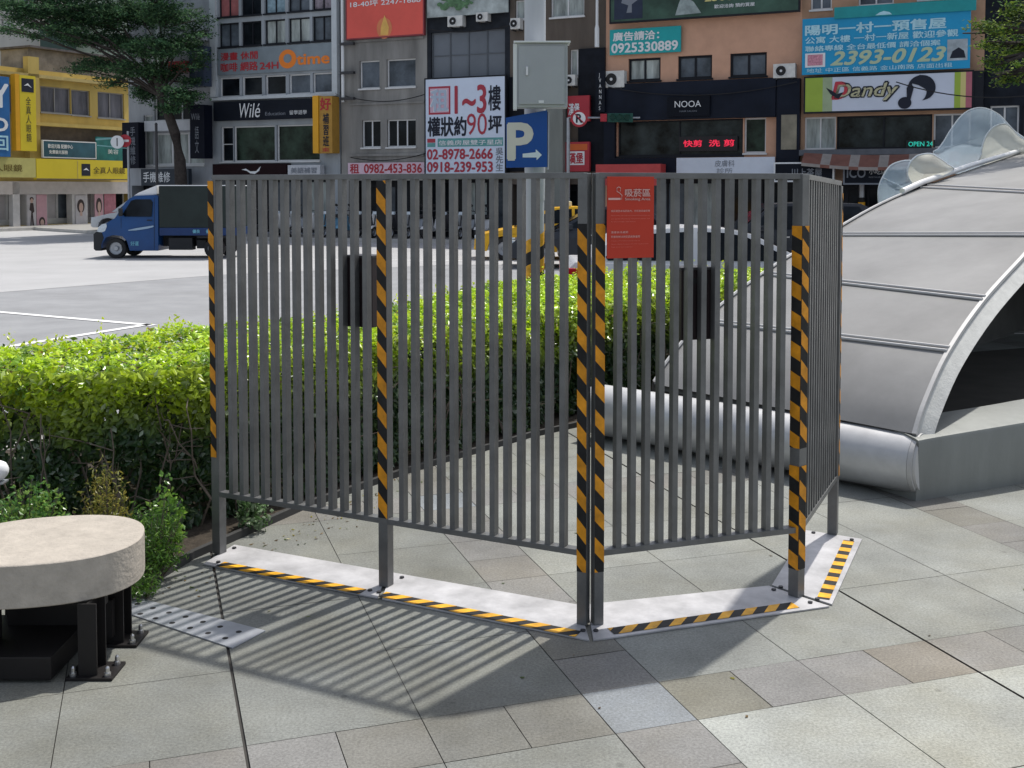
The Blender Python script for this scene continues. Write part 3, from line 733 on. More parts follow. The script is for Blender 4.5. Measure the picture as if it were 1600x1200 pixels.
petals = [
 ('low leftmost blue tinted glass petal at the foot of the canopy crown', GBLUE, zz3([(40, 1180), (15, 1020), (30, 920), (60, 850), (120, 750), (200, 695), (340, 670), (440, 720), (480, 820), (420, 900), (300, 990), (160, 1090)]), 12.2, .12),
 ('round cream frosted petal with a dark crack mark above the canopy rim', GCREAM, zz3([(330, 850), (320, 780), (345, 700), (390, 645), (450, 612), (560, 600), (640, 640), (740, 710), (800, 775), (560, 885), (400, 930)]), 11.9, .10),
 ('tall arched blue tinted glass petal, highest of the petals over the canopy', GBLUE, zz3([(590, 600), (640, 550), (700, 470), (740, 400), (780, 340), (860, 230), (950, 155), (1060, 122), (1170, 140), (1280, 200), (1350, 275), (1440, 370), (1560, 470), (1560, 640), (1100, 760), (850, 810), (740, 760)]), 14.3, .22),
 ('cream frosted petal at the right border of the photo above the canopy', GCREAM, zz3([(1085, 720), (1090, 600), (1105, 500), (1150, 395), (1230, 315), (1330, 288), (1400, 330), (1480, 420), (1600, 500), (1720, 600), (1600, 640)]), 13.9, .12)]
for (lb, gm, ol, dd, bulge) in petals:
    pts = [Y(u, v, dd) for u, v in ol]; c = sum(pts, Vector()) / len(pts)
    cl = []
    k = len(pts)
    for i in range(k):      # smooth the outline
        a0, b0, c0_, d0 = pts[i - 1], pts[i], pts[(i + 1) % k], pts[(i + 2) % k]
        for t_ in (0, .33, .66): cl.append(.5 * ((2 * b0) + (c0_ - a0) * t_ + (2 * a0 - 5 * b0 + 4 * c0_ - d0) * t_ * t_ + (3 * b0 - a0 - 3 * c0_ + d0) * t_ ** 3))
    k = len(cl); vs = []; NR = 7
    for r__ in range(1, NR + 1):
        s_ = r__ / NR
        for p in cl: q_ = c.lerp(p, s_); vs.append(q_ + Vector((0, -bulge * (1 - s_ * s_), 0)))
    vs.append(c + Vector((0, -bulge, 0)))
    fs = [(i * k + j, i * k + (j + 1) % k, (i + 1) * k + (j + 1) % k, (i + 1) * k + j) for i in range(NR - 1) for j in range(k)] + [(len(vs) - 1, j, (j + 1) % k) for j in range(k)]
    t = thing('glass_petal', Vector((c.x, c.y, min(p.z for p in pts))), lb, 'glass canopy', 'glass petals over the canopy')
    m = MB(); m.mesh(vs, fs); m.build('pane', gm, t, smooth=True)
    m = MB(); m.tube(cl + [cl[0]], .009, 6); m.build('rim', EDGEG, t, smooth=True)
    if gm is GBLUE and dd < 13: m = MB(); m.tube([Y(1380, 278, dd - .03), Y(1400, 287, dd - .09), Y(1418, 297, dd - .03)], .007, 6); m.build('rib', EDGEG, t)

# ------------------------------------------------------------------ street front across the road
class Facade:
    def __init__(s, x, y, ang):
        s.A = Vector((x, y, 0)); s.e = Vector((math.cos(ang), math.sin(ang), 0)); s.n = Vector((math.sin(ang), -math.cos(ang), 0))
    def sz(s, u, v, o=0.0):
        p = PL(u, v, s.A + s.n * o, s.n); return (p - s.A).dot(s.e), p.z
    def pt(s, a, z, o=0.0): return s.A + s.e * a + s.n * o + Z * z
FM = Facade(-2.1, 41, -R(24.5)); FY = Facade(-24.2, 52, math.atan2(.887, .461))
GLS = mat('window_glass_dark', (.010, .013, .017), .1, 0, var=.8, scale=1.2, spec=.12)
GLB = mat('window_glass_grey', (.10, .12, .145), .2, 0, var=.6, scale=1.1, spec=.15)
GLL = mat('window_glass_curtained', (.36, .40, .39), .35, 0, var=.6, scale=3.2, spec=.15, streak=True)
FRW = mat('window_frame_white', (.64, .65, .66), .5, var=.08)
FRD = mat('window_frame_dark', (.016, .018, .024), .5, var=.1, spec=.15)
class Bld:
    def __init__(s, F_, name, label, cat, u0, u1, wall, ztop=16, depth=9, uref=None, group=None):
        s.F = F_; s.s0 = F_.sz(u0, 293)[0]; s.s1 = F_.sz(u1, 293)[0]; s.top = ztop; s.depth = depth; s.wall = wall
        s.ops = []; s.root = thing(name, F_.pt((s.s0 + s.s1) / 2, 0), label, cat, group)
        s.wname = 'wall'
    def bx(s, m, a0, a1, z0, z1, o0, o1, mi=0):
        F_ = s.F; m.obox(F_.pt((a0 + a1) / 2, (z0 + z1) / 2, (o0 + o1) / 2), F_.e * (a1 - a0) / 2, F_.n * (o1 - o0) / 2, Z * (z1 - z0) / 2, mi)
    def zz(s, u, v): return s.F.sz(u, v)[1]
    def win(s, u0, u1, uref, v0, v1, fm=FRW, pm=GLS, nx=2, ny=1, fw=.05, z=None, sill=True):
        a0, a1 = s.F.sz(u0, 293)[0], s.F.sz(u1, 293)[0]; z1, z0 = s.zz(uref, v0), s.zz(uref, v1)
        if z: z0, z1 = z
        s.ops.append((a0, a1, z0, z1)); m = MB(); o0, o1 = -.16, -.09
        s.bx(m, a0, a1, z0, z0 + fw, o0, o1); s.bx(m, a0, a1, z1 - fw, z1, o0, o1); s.bx(m, a0, a0 + fw, z0 + fw, z1 - fw, o0, o1); s.bx(m, a1 - fw, a1, z0 + fw, z1 - fw, o0, o1)
        for i in range(1, nx): x = a0 + (a1 - a0) * i / nx; s.bx(m, x - fw / 2, x + fw / 2, z0 + fw, z1 - fw, o0 + .002, o1 - .004)
        for i in range(1, ny): x = z0 + (z1 - z0) * i / ny; s.bx(m, a0 + fw, a1 - fw, x - fw / 3, x + fw / 3, o0 + .004, o1 - .008)
        if sill: s.bx(m, a0 - .04, a1 + .04, z0 - .06, z0 - .001, -.15, .07)
        w_ = m.build('window', fm, s.root)
        m = MB(); F_ = s.F; m.face([F_.pt(a0, z0, -.135), F_.pt(a1, z0, -.135), F_.pt(a1, z1, -.135), F_.pt(a0, z1, -.135)]); m.build('pane', pm, w_)
        return a0, a1, z0, z1
    def part(s, name, u0, u1, uref, v0, v1, o0, o1, m_, z0=None):
        a0, a1 = s.F.sz(u0, 293)[0], s.F.sz(u1, 293)[0]; z1 = s.zz(uref, v0); zb = s.zz(uref, v1) if z0 is None else z0
        m = MB(); s.bx(m, a0, a1, zb, z1, o0, o1); return m.build(name, m_, s.root)
    def shop(s, u0, u1, v0, mats, fm=FRD, n=3, ztop=None):
        """recessed ground floor shopfront"""
        a0, a1 = s.F.sz(u0, 293)[0], s.F.sz(u1, 293)[0]; z1 = s.zz((u0 + u1) / 2, v0) if ztop is None else ztop
        s.ops.append((a0, a1, .02, z1)); w_ = (a1 - a0) / n
        for i in range(n):
            m = MB(); x0, x1 = a0 + w_ * i, a0 + w_ * (i + 1); f = .06
            s.bx(m, x0, x0 + f, .02, z1, -.8, -.7); s.bx(m, x1 - f, x1, .02, z1, -.8, -.7); s.bx(m, x0 + f, x1 - f, z1 - .25, z1, -.8, -.7); s.bx(m, x0 + f, x1 - f, .02, .3, -.8, -.7)
            if i % 2: s.bx(m, (x0 + x1) / 2 - .03, (x0 + x1) / 2 + .03, .3, z1 - .25, -.79, -.71)
            sf = m.build('shopfront', fm, s.root)
            m = MB(); F_ = s.F; m.face([F_.pt(x0 + f, .3, -.76), F_.pt(x1 - f, .3, -.76), F_.pt(x1 - f, z1 - .25, -.76), F_.pt(x0 + f, z1 - .25, -.76)]); m.build('pane', mats[i % len(mats)], sf)
        m = MB(); s.bx(m, a0, a1, 0, z1 + .1, -1.1, -.9); m.build('shop_back_wall', MATS.get('shop_dark') or mat('shop_dark', (.03, .03, .032), .8, var=.3), s.root)
    def done(s):
        F_ = s.F; xs = sorted({s.s0, s.s1} | {min(max(o[i], s.s0), s.s1) for o in s.ops for i in (0, 1)}); zs = sorted({0.0, s.top} | {o[i] for o in s.ops for i in (2, 3) if 0 < o[i] < s.top})
        m = MB()
        for x0, x1 in zip(xs[:-1], xs[1:]):
            for z0, z1 in zip(zs[:-1], zs[1:]):
                cx_, cz_ = (x0 + x1) / 2, (z0 + z1) / 2
                if any(o[0] < cx_ < o[1] and o[2] < cz_ < o[3] for o in s.ops): continue
                m.face([F_.pt(x0, z0), F_.pt(x1, z0), F_.pt(x1, z1), F_.pt(x0, z1)])
        for (a0, a1, z0, z1) in s.ops:
            dp = -.9 if z0 < .1 else -.17
            for q_ in ([(a0, z0), (a0, z1)], [(a1, z1), (a1, z0)], [(a0, z1), (a1, z1)], [(a1, z0), (a0, z0)]):
                (xa, za), (xb, zb) = q_; m.face([F_.pt(xa, za), F_.pt(xb, zb), F_.pt(xb, zb, dp), F_.pt(xa, za, dp)])
        D = s.depth; T = s.top
        m.face([F_.pt(s.s0, 0), F_.pt(s.s0, T), F_.pt(s.s0, T, -D), F_.pt(s.s0, 0, -D)]); m.face([F_.pt(s.s1, 0), F_.pt(s.s1, 0, -D), F_.pt(s.s1, T, -D), F_.pt(s.s1, T)])
        m.face([F_.pt(s.s0, T), F_.pt(s.s1, T), F_.pt(s.s1, T, -D), F_.pt(s.s0, T, -D)]); m.face([F_.pt(s.s0, 0, -D), F_.pt(s.s0, T, -D), F_.pt(s.s1, T, -D), F_.pt(s.s1, 0, -D)])
        m.build(s.wname, s.wall, s.root)

def sign(F_, label, u0, u1, uref, v0, v1, m_, texts=(), o=.05, th=.12, cat='sign', name='signboard', frame=None, group=None, extra=None):
    """board fixed to a facade; texts = (string, x0, y0, x1, y1, material, bold) in fractions of the face"""
    a0, a1 = F_.sz(u0, 293, o)[0], F_.sz(u1, 293, o)[0]; z1, z0 = F_.sz(uref, v0, o)[1], F_.sz(uref, v1, o)[1]
    t = thing(name, F_.pt((a0 + a1) / 2, z0, o), label, cat, group)
    m = MB(); m.obox(F_.pt((a0 + a1) / 2, (z0 + z1) / 2, o + th / 2), F_.e * (a1 - a0) / 2, F_.n * th / 2, Z * (z1 - z0) / 2); m.build('board', m_, t)
    W, H = a1 - a0, z1 - z0
    if frame:
        m = MB(); k = .05
        for (x0, x1, y0, y1) in ((a0 - k, a1 + k, z1, z1 + k), (a0 - k, a1 + k, z0 - k, z0), (a0 - k, a0, z0, z1), (a1, a1 + k, z0, z1)):
            m.obox(F_.pt((x0 + x1) / 2, (y0 + y1) / 2, o + th / 2), F_.e * (x1 - x0) / 2, F_.n * (th / 2 + .01), Z * (y1 - y0) / 2)
        m.build('frame', frame, t)
    for tx in texts:
        s_, x0, y0, x1, y1, tm, bo = tx[:7]; sh = tx[7] if len(tx) > 7 else 0
        text(s_, F_.pt(a0 + W * x0, z0 + H * y0, o + th + .012), F_.e, Z, W * (x1 - x0), H * (y1 - y0), tm, t, bold=bo, shear=sh)
    def patch(nm, pts, pm, k=.006): mm = MB(); mm.face([F_.pt(a0 + W * x, z0 + H * y, o + th + k) for x, y in pts]); return mm.build(nm, pm, t)
    return t, patch
def rect(x0, y0, x1, y1): return [(x0, y0), (x1, y0), (x1, y1), (x0, y1)]
def disc(cx_, cy_, rx, ry, n=24, a0=0, a1=2 * math.pi): return [(cx_ + rx * math.cos(a0 + (a1 - a0) * i / n), cy_ + ry * math.sin(a0 + (a1 - a0) * i / n)) for i in range(n)]
def ac_unit(F_, u0, u1, v0, v1, label, o=.02):
    a0, a1 = F_.sz(u0, 293, o)[0], F_.sz(u1, 293, o)[0]; uc = (u0 + u1) / 2; z1, z0 = F_.sz(uc, v0, o)[1], F_.sz(uc, v1, o)[1]
    t = thing('air_conditioner', F_.pt((a0 + a1) / 2, z0, o), label, 'air conditioner', 'air conditioner units on the facades')
    m = MB(); m.obox(F_.pt((a0 + a1) / 2, (z0 + z1) / 2, o + .17), F_.e * (a1 - a0) / 2, F_.n * .15, Z * (z1 - z0) / 2); m.build('casing', mat('ac_white', (.62, .62, .60), .6, var=.15, scale=5), t, bevel=.015)
    c = F_.pt(a0 + (a1 - a0) * .36, (z0 + z1) / 2, o + .324); r_ = min(a1 - a0, z1 - z0) * .38
    m = MB(); m.face([c + F_.e * (r_ * math.cos(i * .35)) + Z * (r_ * math.sin(i * .35)) for i in range(18)]); m.build('fan_opening', BLK, t)
    m = MB(); c2 = c + F_.n * .008
    m.tube([c2 + F_.e * (r_ * math.cos(i * .35)) + Z * (r_ * math.sin(i * .35)) for i in range(19)], .012, 4); m.face([c2 + F_.e * (r_ * .25 * math.cos(i * .7)) + Z * (r_ * .25 * math.sin(i * .7)) for i in range(9)])
    m.build('fan_guard', FRW, t)
    m = MB()
    for k in (.15, .85): m.obox(F_.pt(a0 + (a1 - a0) * k, z0 - .03, o + .15), F_.e * .02, F_.n * .17, Z * .02)
    m.build('bracket', STEELD, t)
T_RED = mat('letter_red', (.42, .03, .04), .6, var=0); T_BLK = mat('letter_dark', (.012, .016, .03), .6, var=0); T_WHT = mat('letter_white', (.74, .76, .78), .6, var=0)
T_ORG = mat('letter_orange', (.80, .22, .03), .6, var=0); T_YEL = mat('letter_yellow', (.62, .55, .22), .6, var=0); T_GRY = mat('letter_grey', (.20, .22, .26), .6, var=0)
BOARDW = mat('board_white', (.62, .67, .76), .5, var=.06, scale=1.5); BOARDK = mat('board_black', (.008, .011, .019), .5, var=.2, scale=1.5, spec=.12)

# -- B2: building with white framed windows and the black signboard
b2_ = Bld(FM, 'shop_building', 'narrow building with rows of five small windows above a black signboard', 'building', 334, 532, mat('b2_wall', (.31, .34, .37), .7, var=.2, scale=1.1, streak=True), ztop=10.3)
cols5 = [(345, 376), (380, 411), (416, 448), (453, 486), (490, 522)]
for (a, c), pm in zip(cols5, (GLB, GLS, GLL, GLL, GLB)): b2_.win(a, c, 435, 30, 68, fm=FRD, pm=pm, nx=2)
for (a, c), pm in zip(cols5, (GLS, GLS, GLS, GLB, GLB)): b2_.win(a, c, 435, 117, 148, fm=FRW, pm=pm, nx=1)
pcol = [mat('poster_pink', (.36, .12, .12), .6, var=.3), GLS, mat('poster_blue', (.22, .32, .38), .6, var=.4, scale=4), GLB, mat('poster_mauve', (.22, .19, .22), .6, var=.5, scale=5)]
for (a, c), pm in zip(cols5, pcol): b2_.win(a, c, 435, -32, 20, fm=FRD, pm=pm, nx=2)
b2_.win(346, 365, 420, 196, 252, fm=FRW, pm=GLS, nx=1, ny=2); b2_.win(366, 430, 420, 196, 252, fm=FRW, pm=mat('glass_reflect_green', (.022, .038, .028), .15, var=.95, scale=1.6, spec=.15), nx=1); b2_.win(433, 500, 420, 196, 252, fm=FRW, pm=MATS['glass_reflect_green'], nx=1)  # greenish reflection is put into the dark pane colour
b2_.shop(345, 522, 275, [GLS, GLB, GLL])
b2_.part('corner_pilaster', 334, 343, 340, -60, 152, .0, .15, mat('pale_tile', (.50, .54, .57), .6, var=.08), None)
b2_.part('corner_pilaster', 523, 531, 527, -60, 148, .0, .15, MATS['pale_tile'])
b2_.part('floor_ledge', 336, 530, 435, 149.5, 154, .0, .22, MATS['pale_tile'])
b2_.done()
band_m = mat('band_bluegrey', (.20, .24, .27), .5, var=.2, scale=.8)
t, pt_ = sign(FM, 'blue-grey sign band with red Chinese lettering and an orange round-lettered word between two window rows', 344, 523, 435, 72, 113, band_m, [('漫畫 休閒', .03, .56, .36, .86, T_RED, .02), ('咖啡 網路', .03, .12, .36, .46, T_RED, .02), ('24H', .38, .14, .54, .40, T_RED, .02), ('time', .70, .24, .97, .62, T_ORG, .03)], o=.03, th=.06)
pt_('round_logo', disc(.62, .48, .075, .36), T_ORG); pt_('logo_centre', disc(.62, .50, .035, .17), band_m, .012)
t, pt_ = sign(FM, 'long black signboard with a large white W word above the big shop windows', 340, 502, 420, 157, 187, BOARDK, [('W', .26, .12, .36, .88, T_WHT, .0, .2), ('ilé', .355, .12, .46, .86, T_WHT, .0, .2), ('Education', .51, .2, .70, .38, T_GRY, 0), ('留學遊學', .74, .2, .90, .42, T_WHT, 0)], o=.05, th=.2)
t, pt_ = sign(FM, 'orange vertical projecting sign with red and black characters at the end of the black signboard', 511, 531, 521, 152, 240, mat('ochre_face', (.42, .23, .04), .5, var=.1), [('好', .1, .76, .9, .97, T_RED, .03), ('補\n習\n班', .3, .12, .75, .70, T_BLK, .02), ('東', .2, .02, .8, .1, T_RED, 0)], o=.1, th=.5)
m = MB(); a0 = FM.sz(502, 293, .1)[0]; a1 = FM.sz(510.5, 293, .1)[0]; z1 = FM.sz(506, 151, .1)[1]; z0 = FM.sz(506, 240, .1)[1]
m.obox(FM.pt((a0 + a1) / 2, (z0 + z1) / 2, .4), FM.e * (a1 - a0) / 2, FM.n * .25, Z * (z1 - z0) / 2); m.build('side_panel', mat('orange_side', (.72, .36, .02), .5, var=.05), t)
t, pt_ = sign(FM, 'dark maroon shop fascia with a white leaping shape just above the screen', 340, 455, 400, 256, 276, mat('maroon_fascia', (.014, .004, .006), .5, var=.2, spec=.1), [], o=.05, th=.3)
pt_('leaping_mark', [(.40, .55), (.46, .62), (.52, .40), (.60, .42), (.66, .80), (.64, .45), (.58, .2), (.52, .25), (.47, .45)], T_WHT)
sign(FM, 'small pale box sign with blue lettering beside the maroon fascia', 457, 507, 480, 258, 274, mat('palebox', (.52, .54, .58), .5, var=.1), [('美語補習', .1, .2, .9, .75, T_GRY, .02)], o=.1, th=.3)

# -- B3: grey concrete building
cw = mat('b3_concrete', (.25, .245, .235), .85, var=.42, scale=1.0, bump=.2, bscale=6, streak=True)
b3 = Bld(FM, 'concrete_building', 'grey concrete building with two rows of two windows under a red billboard', 'building', 534, 668, cw, ztop=10.3)
b3.win(563, 594, 605, 93, 137, pm=GLB, nx=1); b3.win(605, 650, 605, 93, 137, pm=GLB, nx=1)
b3.win(566, 595, 605, 187, 230, nx=2); b3.win(605, 650, 605, 187, 230, nx=3)
b3.part('string_course', 548, 664, 605, 60, 64, 0, .08, cw); b3.part('string_course', 548, 664, 605, 160, 163, 0, .06, cw); b3.part('string_course', 548, 664, 605, 240, 244, 0, .10, cw)
b3.shop(545, 664, 282, [GLS, GLB]); b3.done()
t = thing('drain_pipe', FM.pt(FM.sz(538, 293)[0], 2.6, .1), 'white vertical drain pipe with dark brackets between the narrow building and the concrete one', 'pipe')
m = MB(); a0 = FM.sz(538, 293, .1)[0]; m.tube([FM.pt(a0, FM.sz(538, -60)[1], .15), FM.pt(a0, FM.sz(538, 160)[1], .15)], .06, 8); m.build('pipe', T_WHT, t)
for v in (70, 115, 155): m = MB(); m.obox(FM.pt(a0 + .25, FM.sz(538, v)[1], .2), FM.e * .3, FM.n * .08, Z * .05); m.build('bracket', STEELD, t)
BBR = mat('billboard_red', (.72, .11, .085), .5, var=.12, scale=.5)
t, pt_ = sign(FM, 'red billboard with a glowing candle flame and a phone number at its top edge', 546, 664, 605, -40, 57, BBR, [('18-40坪 2247-1688', .05, .50, .97, .60, T_WHT, .01)], o=.1, th=.1, cat='billboard', frame=mat('billboard_edge', (.25, .05, .06), .6, var=.1))
pt_('flame_halo', disc(.5, .13, .10, .17), mat('flame_halo', (.66, .22, .10), .6, var=.1)); pt_('flame', [(.45, .02), (.55, .02), (.56, .14), (.505, .34), (.455, .14)], mat('flame', (.75, .45, .12), .6, var=.1), .012)
PINK = mat('pink_banner', (.70, .52, .62), .6, var=.06)
sign(FM, 'pale pink banner with a red mobile number under the windows of the concrete building', 545, 664, 605, 254, 273, PINK, [('租', .03, .12, .15, .9, T_RED, .02), ('0982-453-836', .22, .15, .97, .88, T_RED, .02)], o=.1, th=.05, cat='banner')

# -- B4: building behind the rental sign
b4 = Bld(FM, 'glazed_building', 'dark framed building with a broad grid window above the big rental sign', 'building', 668, 797, mat('b4_wall', (.022, .026, .034), .7, var=.3, spec=.15), ztop=10.3)
b4.win(674, 789, 730, 48, 121, fm=mat('frame_bluegrey', (.12, .135, .155), .5, var=.1), pm=mat('glass_film', (.15, .17, .20), .4, var=.12, scale=1, spec=.3), nx=4, ny=2, fw=.04)
b4.shop(672, 790, 275, [GLS, GLL, GLB]); b4.done()
sign(FM, 'pale billboard picturing green trees at the top of the dark framed building', 670, 795, 730, -40, 24, mat('landscape_board', (.34, .38, .38), .6, var=.5, scale=1.6), [], o=.2, th=.08, cat='billboard')
pt4 = MB()
rr = random.Random(3); a0, a1 = FM.sz(672, 293, .29)[0], FM.sz(793, 293, .29)[0]; zb = FM.sz(730, 22, .29)[1]
for i in range(60):
    cx_ = rr.uniform(a0 + .3, a0 + (a1 - a0) * .6); cz_ = zb + rr.uniform(.25, 1.2); r_ = rr.uniform(.06, .2)
    pt4.face([FM.pt(cx_ + r_ * math.cos(k * .8) * rr.uniform(.7, 1.2), cz_ + r_ * .7 * math.sin(k * .8), .286 + i * .0006) for k in range(8)])
pt4.build('printed_trees', mat('printed_green', (.10, .20, .10), .6, var=.4, scale=5), [o for o in C.objects if o.get('label', '').startswith('pale billboard picturing')][0])
ac_unit(FM, 706, 729, 26, 43, 'left of two air conditioner units under the tree billboard'); ac_unit(FM, 750, 768, 21, 35, 'right of two air conditioner units under the tree billboard')
RENT = mat('rental_white', (.62, .70, .84), .55, var=.05, scale=1); TR2 = mat('letter_deep_red', (.40, .045, .07), .6, var=0)
t, pt_ = sign(FM, 'huge white rental sign with red and black characters and two phone numbers behind the screen', 668, 791, 730, 122, 277, RENT, [
 ('租', .055, .665, .30, .90, T_WHT, .0), ('1~3', .38, .645, .77, .92, TR2, .02), ('樓', .80, .665, .95, .91, T_BLK, .02),
 ('權狀約', .03, .42, .52, .61, T_BLK, .03), ('90', .53, .425, .78, .64, TR2, .0), ('坪', .80, .44, .96, .61, T_BLK, .03),
 ('信義房屋雙子星店', .17, .325, .97, .375, T_WHT, .01), ('02-8978-2666', .02, .185, .85, .285, TR2, .03), ('0918-239-953', .02, .055, .85, .155, TR2, .03), ('吳\n先\n生', .89, .06, .98, .29, T_GRY, .02)], o=.25, th=.12, frame=FRD)
pt_('pink_square', rect(.04, .64, .32, .925), TR2); pt_('pink_inner', rect(.06, .66, .30, .905), mat('pale_pink', (.62, .42, .52), .6, var=0), .009)
text('租', FM.pt(FM.sz(668, 293, .25)[0], 0, 0), FM.e, Z, .01, .01, T_WHT, t) if False else None
pt_('teal_strip', rect(.155, .31, .98, .395), mat('teal_strip', (.12, .33, .33), .6, var=.1)); pt_('agency_mark', rect(.02, .355, .125, .395), TR2); pt_('agency_mark', rect(.02, .31, .125, .352), MATS['teal_strip'])
m = MB(); text('租', t.location + Vector((0, 0, 0)), FM.e, Z, 1, 1, None, None, merge=m)
a0 = FM.sz(668, 293, .25)[0]; a1 = FM.sz(791, 293, .25)[0]; z1 = FM.sz(730, 122, .25)[1]; z0 = FM.sz(730, 277, .25)[1]
text('租', FM.pt(a0 + (a1 - a0) * .075, z0 + (z1 - z0) * .675, .39), FM.e, Z, (a1 - a0) * .21, (z1 - z0) * .215, mat('letter_pale_blue', (.42, .5, .62), .6, var=0), t, bold=.03)

# -- B5: brownish building behind the street pole
b5 = Bld(FM, 'brown_building', 'brownish grey building with a bay window partly hidden by the street pole', 'building', 797, 946, mat('b5_wall', (.115, .095, .08), .85, var=.3, scale=1.3, streak=True), ztop=10.3)
b5.win(860, 912, 886, -20, 26, pm=GLL, nx=2); b5.win(805, 822, 812, 0, 30, pm=GLL, nx=1); b5.win(890, 911, 900, 77, 120, pm=GLL, nx=2)
b5.part('dark_cladding', 905, 946, 925, 76, 268, .0, .12, mat('b5_dark', (.010, .012, .018), .6, var=.3, spec=.12))
b5.part('grey_pillar', 850, 889, 870, 130, 392, .1, .6, mat('pillar_green_grey', (.20, .215, .20), .7, var=.12, streak=True), z0=0)
b5.part('dark_cladding', 797, 850, 820, 120, 268, .0, .1, MATS['b5_dark'])
b5.shop(800, 940, 288, [GLS, GLS, GLB]); b5.done()
ac_unit(FM, 888, 903, 118, 135, 'air conditioner unit below the bay window beside the grey street cabinet'); ac_unit(FM, 803, 818, 30, 47, 'air conditioner unit left of the street pole')
t = thing('drain_pipe', FM.pt(FM.sz(932, 293)[0], 7, .1), 'white vertical pipe on the brown building left of the pinkish facade', 'pipe')
m = MB(); a0 = FM.sz(932, 293, .2)[0]; m.tube([FM.pt(a0, FM.sz(932, -60)[1], .2), FM.pt(a0, FM.sz(932, 40)[1], .2), FM.pt(a0, FM.sz(932, 46)[1], .2), FM.pt(a0, FM.sz(932, 75)[1], .2)], [.05, .05, .08, .08], 8); m.build('pipe', T_WHT, t)
RD = mat('shop_red', (.42, .035, .05), .5, var=.08)
t, pt_ = sign(FM, 'upper red sign with white characters behind the round prohibition sign', 889, 923, 906, 150, 190, RD, [('漢堡', .05, .25, .55, .7, T_WHT, .02)], o=.2, th=.15)
t, pt_ = sign(FM, 'lower red sign with a white boxed character and an orange top', 886, 923, 905, 222, 268, RD, [('漢堡', .14, .27, .74, .63, RD, .03)], o=.2, th=.15)
pt_('orange_patch', rect(.08, .72, .92, .93), mat('sign_orange', (.6, .13, .03), .5, var=.05)); pt_('white_box', rect(.08, .22, .80, .68), T_WHT)
sign(FM, 'narrow black vertical sign with tiny white letters on the dark cladding', 934, 948, 941, 112, 176, BOARDK, [('J\nV\nA\nN\nN\nA\nS', .35, .05, .65, .95, T_WHT, .0)], o=.2, th=.25)

# -- B6: pinkish building with dark shop front
b6 = Bld(FM, 'tiled_building', 'salmon pink tiled building with dark framed windows above a black shop front', 'building', 946, 1250, mat('b6_tile', (.60, .35, .24), .7, var=.08, scale=2.0, bump=.1, bscale=12), ztop=10.3)
for (a, c), pm in zip(((981, 1031), (1058, 1111), (1139, 1196)), (GLL, GLB, GLB)): b6.win(a, c, 1100, 86, 122, fm=FRD, pm=pm, nx=2, fw=.07)
DKC = mat('b6_cladding', (.010, .014, .026), .5, var=.3, scale=.9, spec=.12)
b6.part('shop_cladding', 948, 1213, 1100, 127, 186, .0, .30, DKC); b6.part('shop_cladding', 1214, 1250, 1232, 124, 255, .0, .25, DKC); b6.part('shop_cladding', 946, 963, 955, 140, 262, .0, .2, DKC)
b6.win(965, 1160, 1080, 187, 243, fm=FRD, pm=mat('shop_glass', (.026, .034, .036), .14, var=.98, scale=1.3, spec=.15), nx=2); b6.win(1162, 1196, 1180, 184, 239, fm=FRW, pm=MATS['glass_reflect_green'], nx=1)
b6.part('lower_band', 963, 1058, 1010, 247, 272, .0, .2, DKC); b6.part('stair_window', 1222, 1246, 1234, 180, 234, .25, .27, mat('beige_pane', (.23, .21, .16), .5, var=.3, scale=2))
b6.shop(950, 1245, 275, [GLS, GLB, GLL, GLS], n=5); b6.done()
t, pt_ = sign(FM, 'wide dark green landscape billboard with a pale yellow phone number', 955, 1245, 1100, -40, 26, mat('dark_landscape', (.035, .075, .055), .5, var=.7, scale=.7), [('2506-0086', .52, .34, .84, .56, T_YEL, .02), ('歡迎洽詢 預約賞屋', .57, .16, .78, .25, T_WHT, .01)], o=.25, th=.12, cat='billboard', frame=FRD)
pt_('pale_mist', [(.36, .06), (.50, .08), (.46, .35), (.40, .55), (.38, .35)], mat('mist_print', (.30, .36, .36), .6, var=.4, scale=3)); pt_('dark_panel', rect(.02, .05, .18, .9), mat('navy_print', (.02, .03, .06), .5, var=.2)); pt_('white_tree_print', [(.09, .2), (.12, .2), (.12, .4), (.17, .55), (.13, .62), (.07, .6), (.06, .45), (.1, .38)], T_GRY, .012)
t, pt_ = sign(FM, 'teal sign with white characters above a mobile number on the salmon facade', 953, 1063, 1008, 44, 84, mat('teal_board', (.015, .36, .38), .5, var=.05), [('廣告請洽：', .05, .54, .70, .88, T_WHT, .03), ('0925330889', .03, .08, .96, .44, T_WHT, .03)], o=.1, th=.08)
ac_unit(FM, 948, 979, 112, 138, 'air conditioner unit at the left corner of the salmon facade'); ac_unit(FM, 1209, 1243, 101, 123, 'air conditioner unit between the salmon facade and the blue banner')
t, pt_ = sign(FM, 'small black plaque with thin white capital letters on the black shop front', 1043, 1109, 1076, 151, 182, mat('plaque_black', (.006, .008, .014), .4, var=.1, spec=.1), [('NOOA', .18, .46, .80, .78, T_WHT, .0), ('HAIR SALON', .3, .22, .7, .30, T_GRY, .0)], o=.31, th=.1)
t, pt_ = sign(FM, 'white panel with faint grey lettering under the shop windows', 1058, 1211, 1134, 246, 275, BOARDW, [('皮膚科', .40, .50, .60, .85, T_GRY, .0), ('診所', .42, .15, .58, .42, T_GRY, 0)], o=.2, th=.1)
sign(FM, 'red glossy awning box just above the red notice', 940, 1040, 990, 257, 290, mat('awning_red', (.50, .06, .06), .35, var=.1), [], o=.3, th=.6, name='awning', cat='awning')
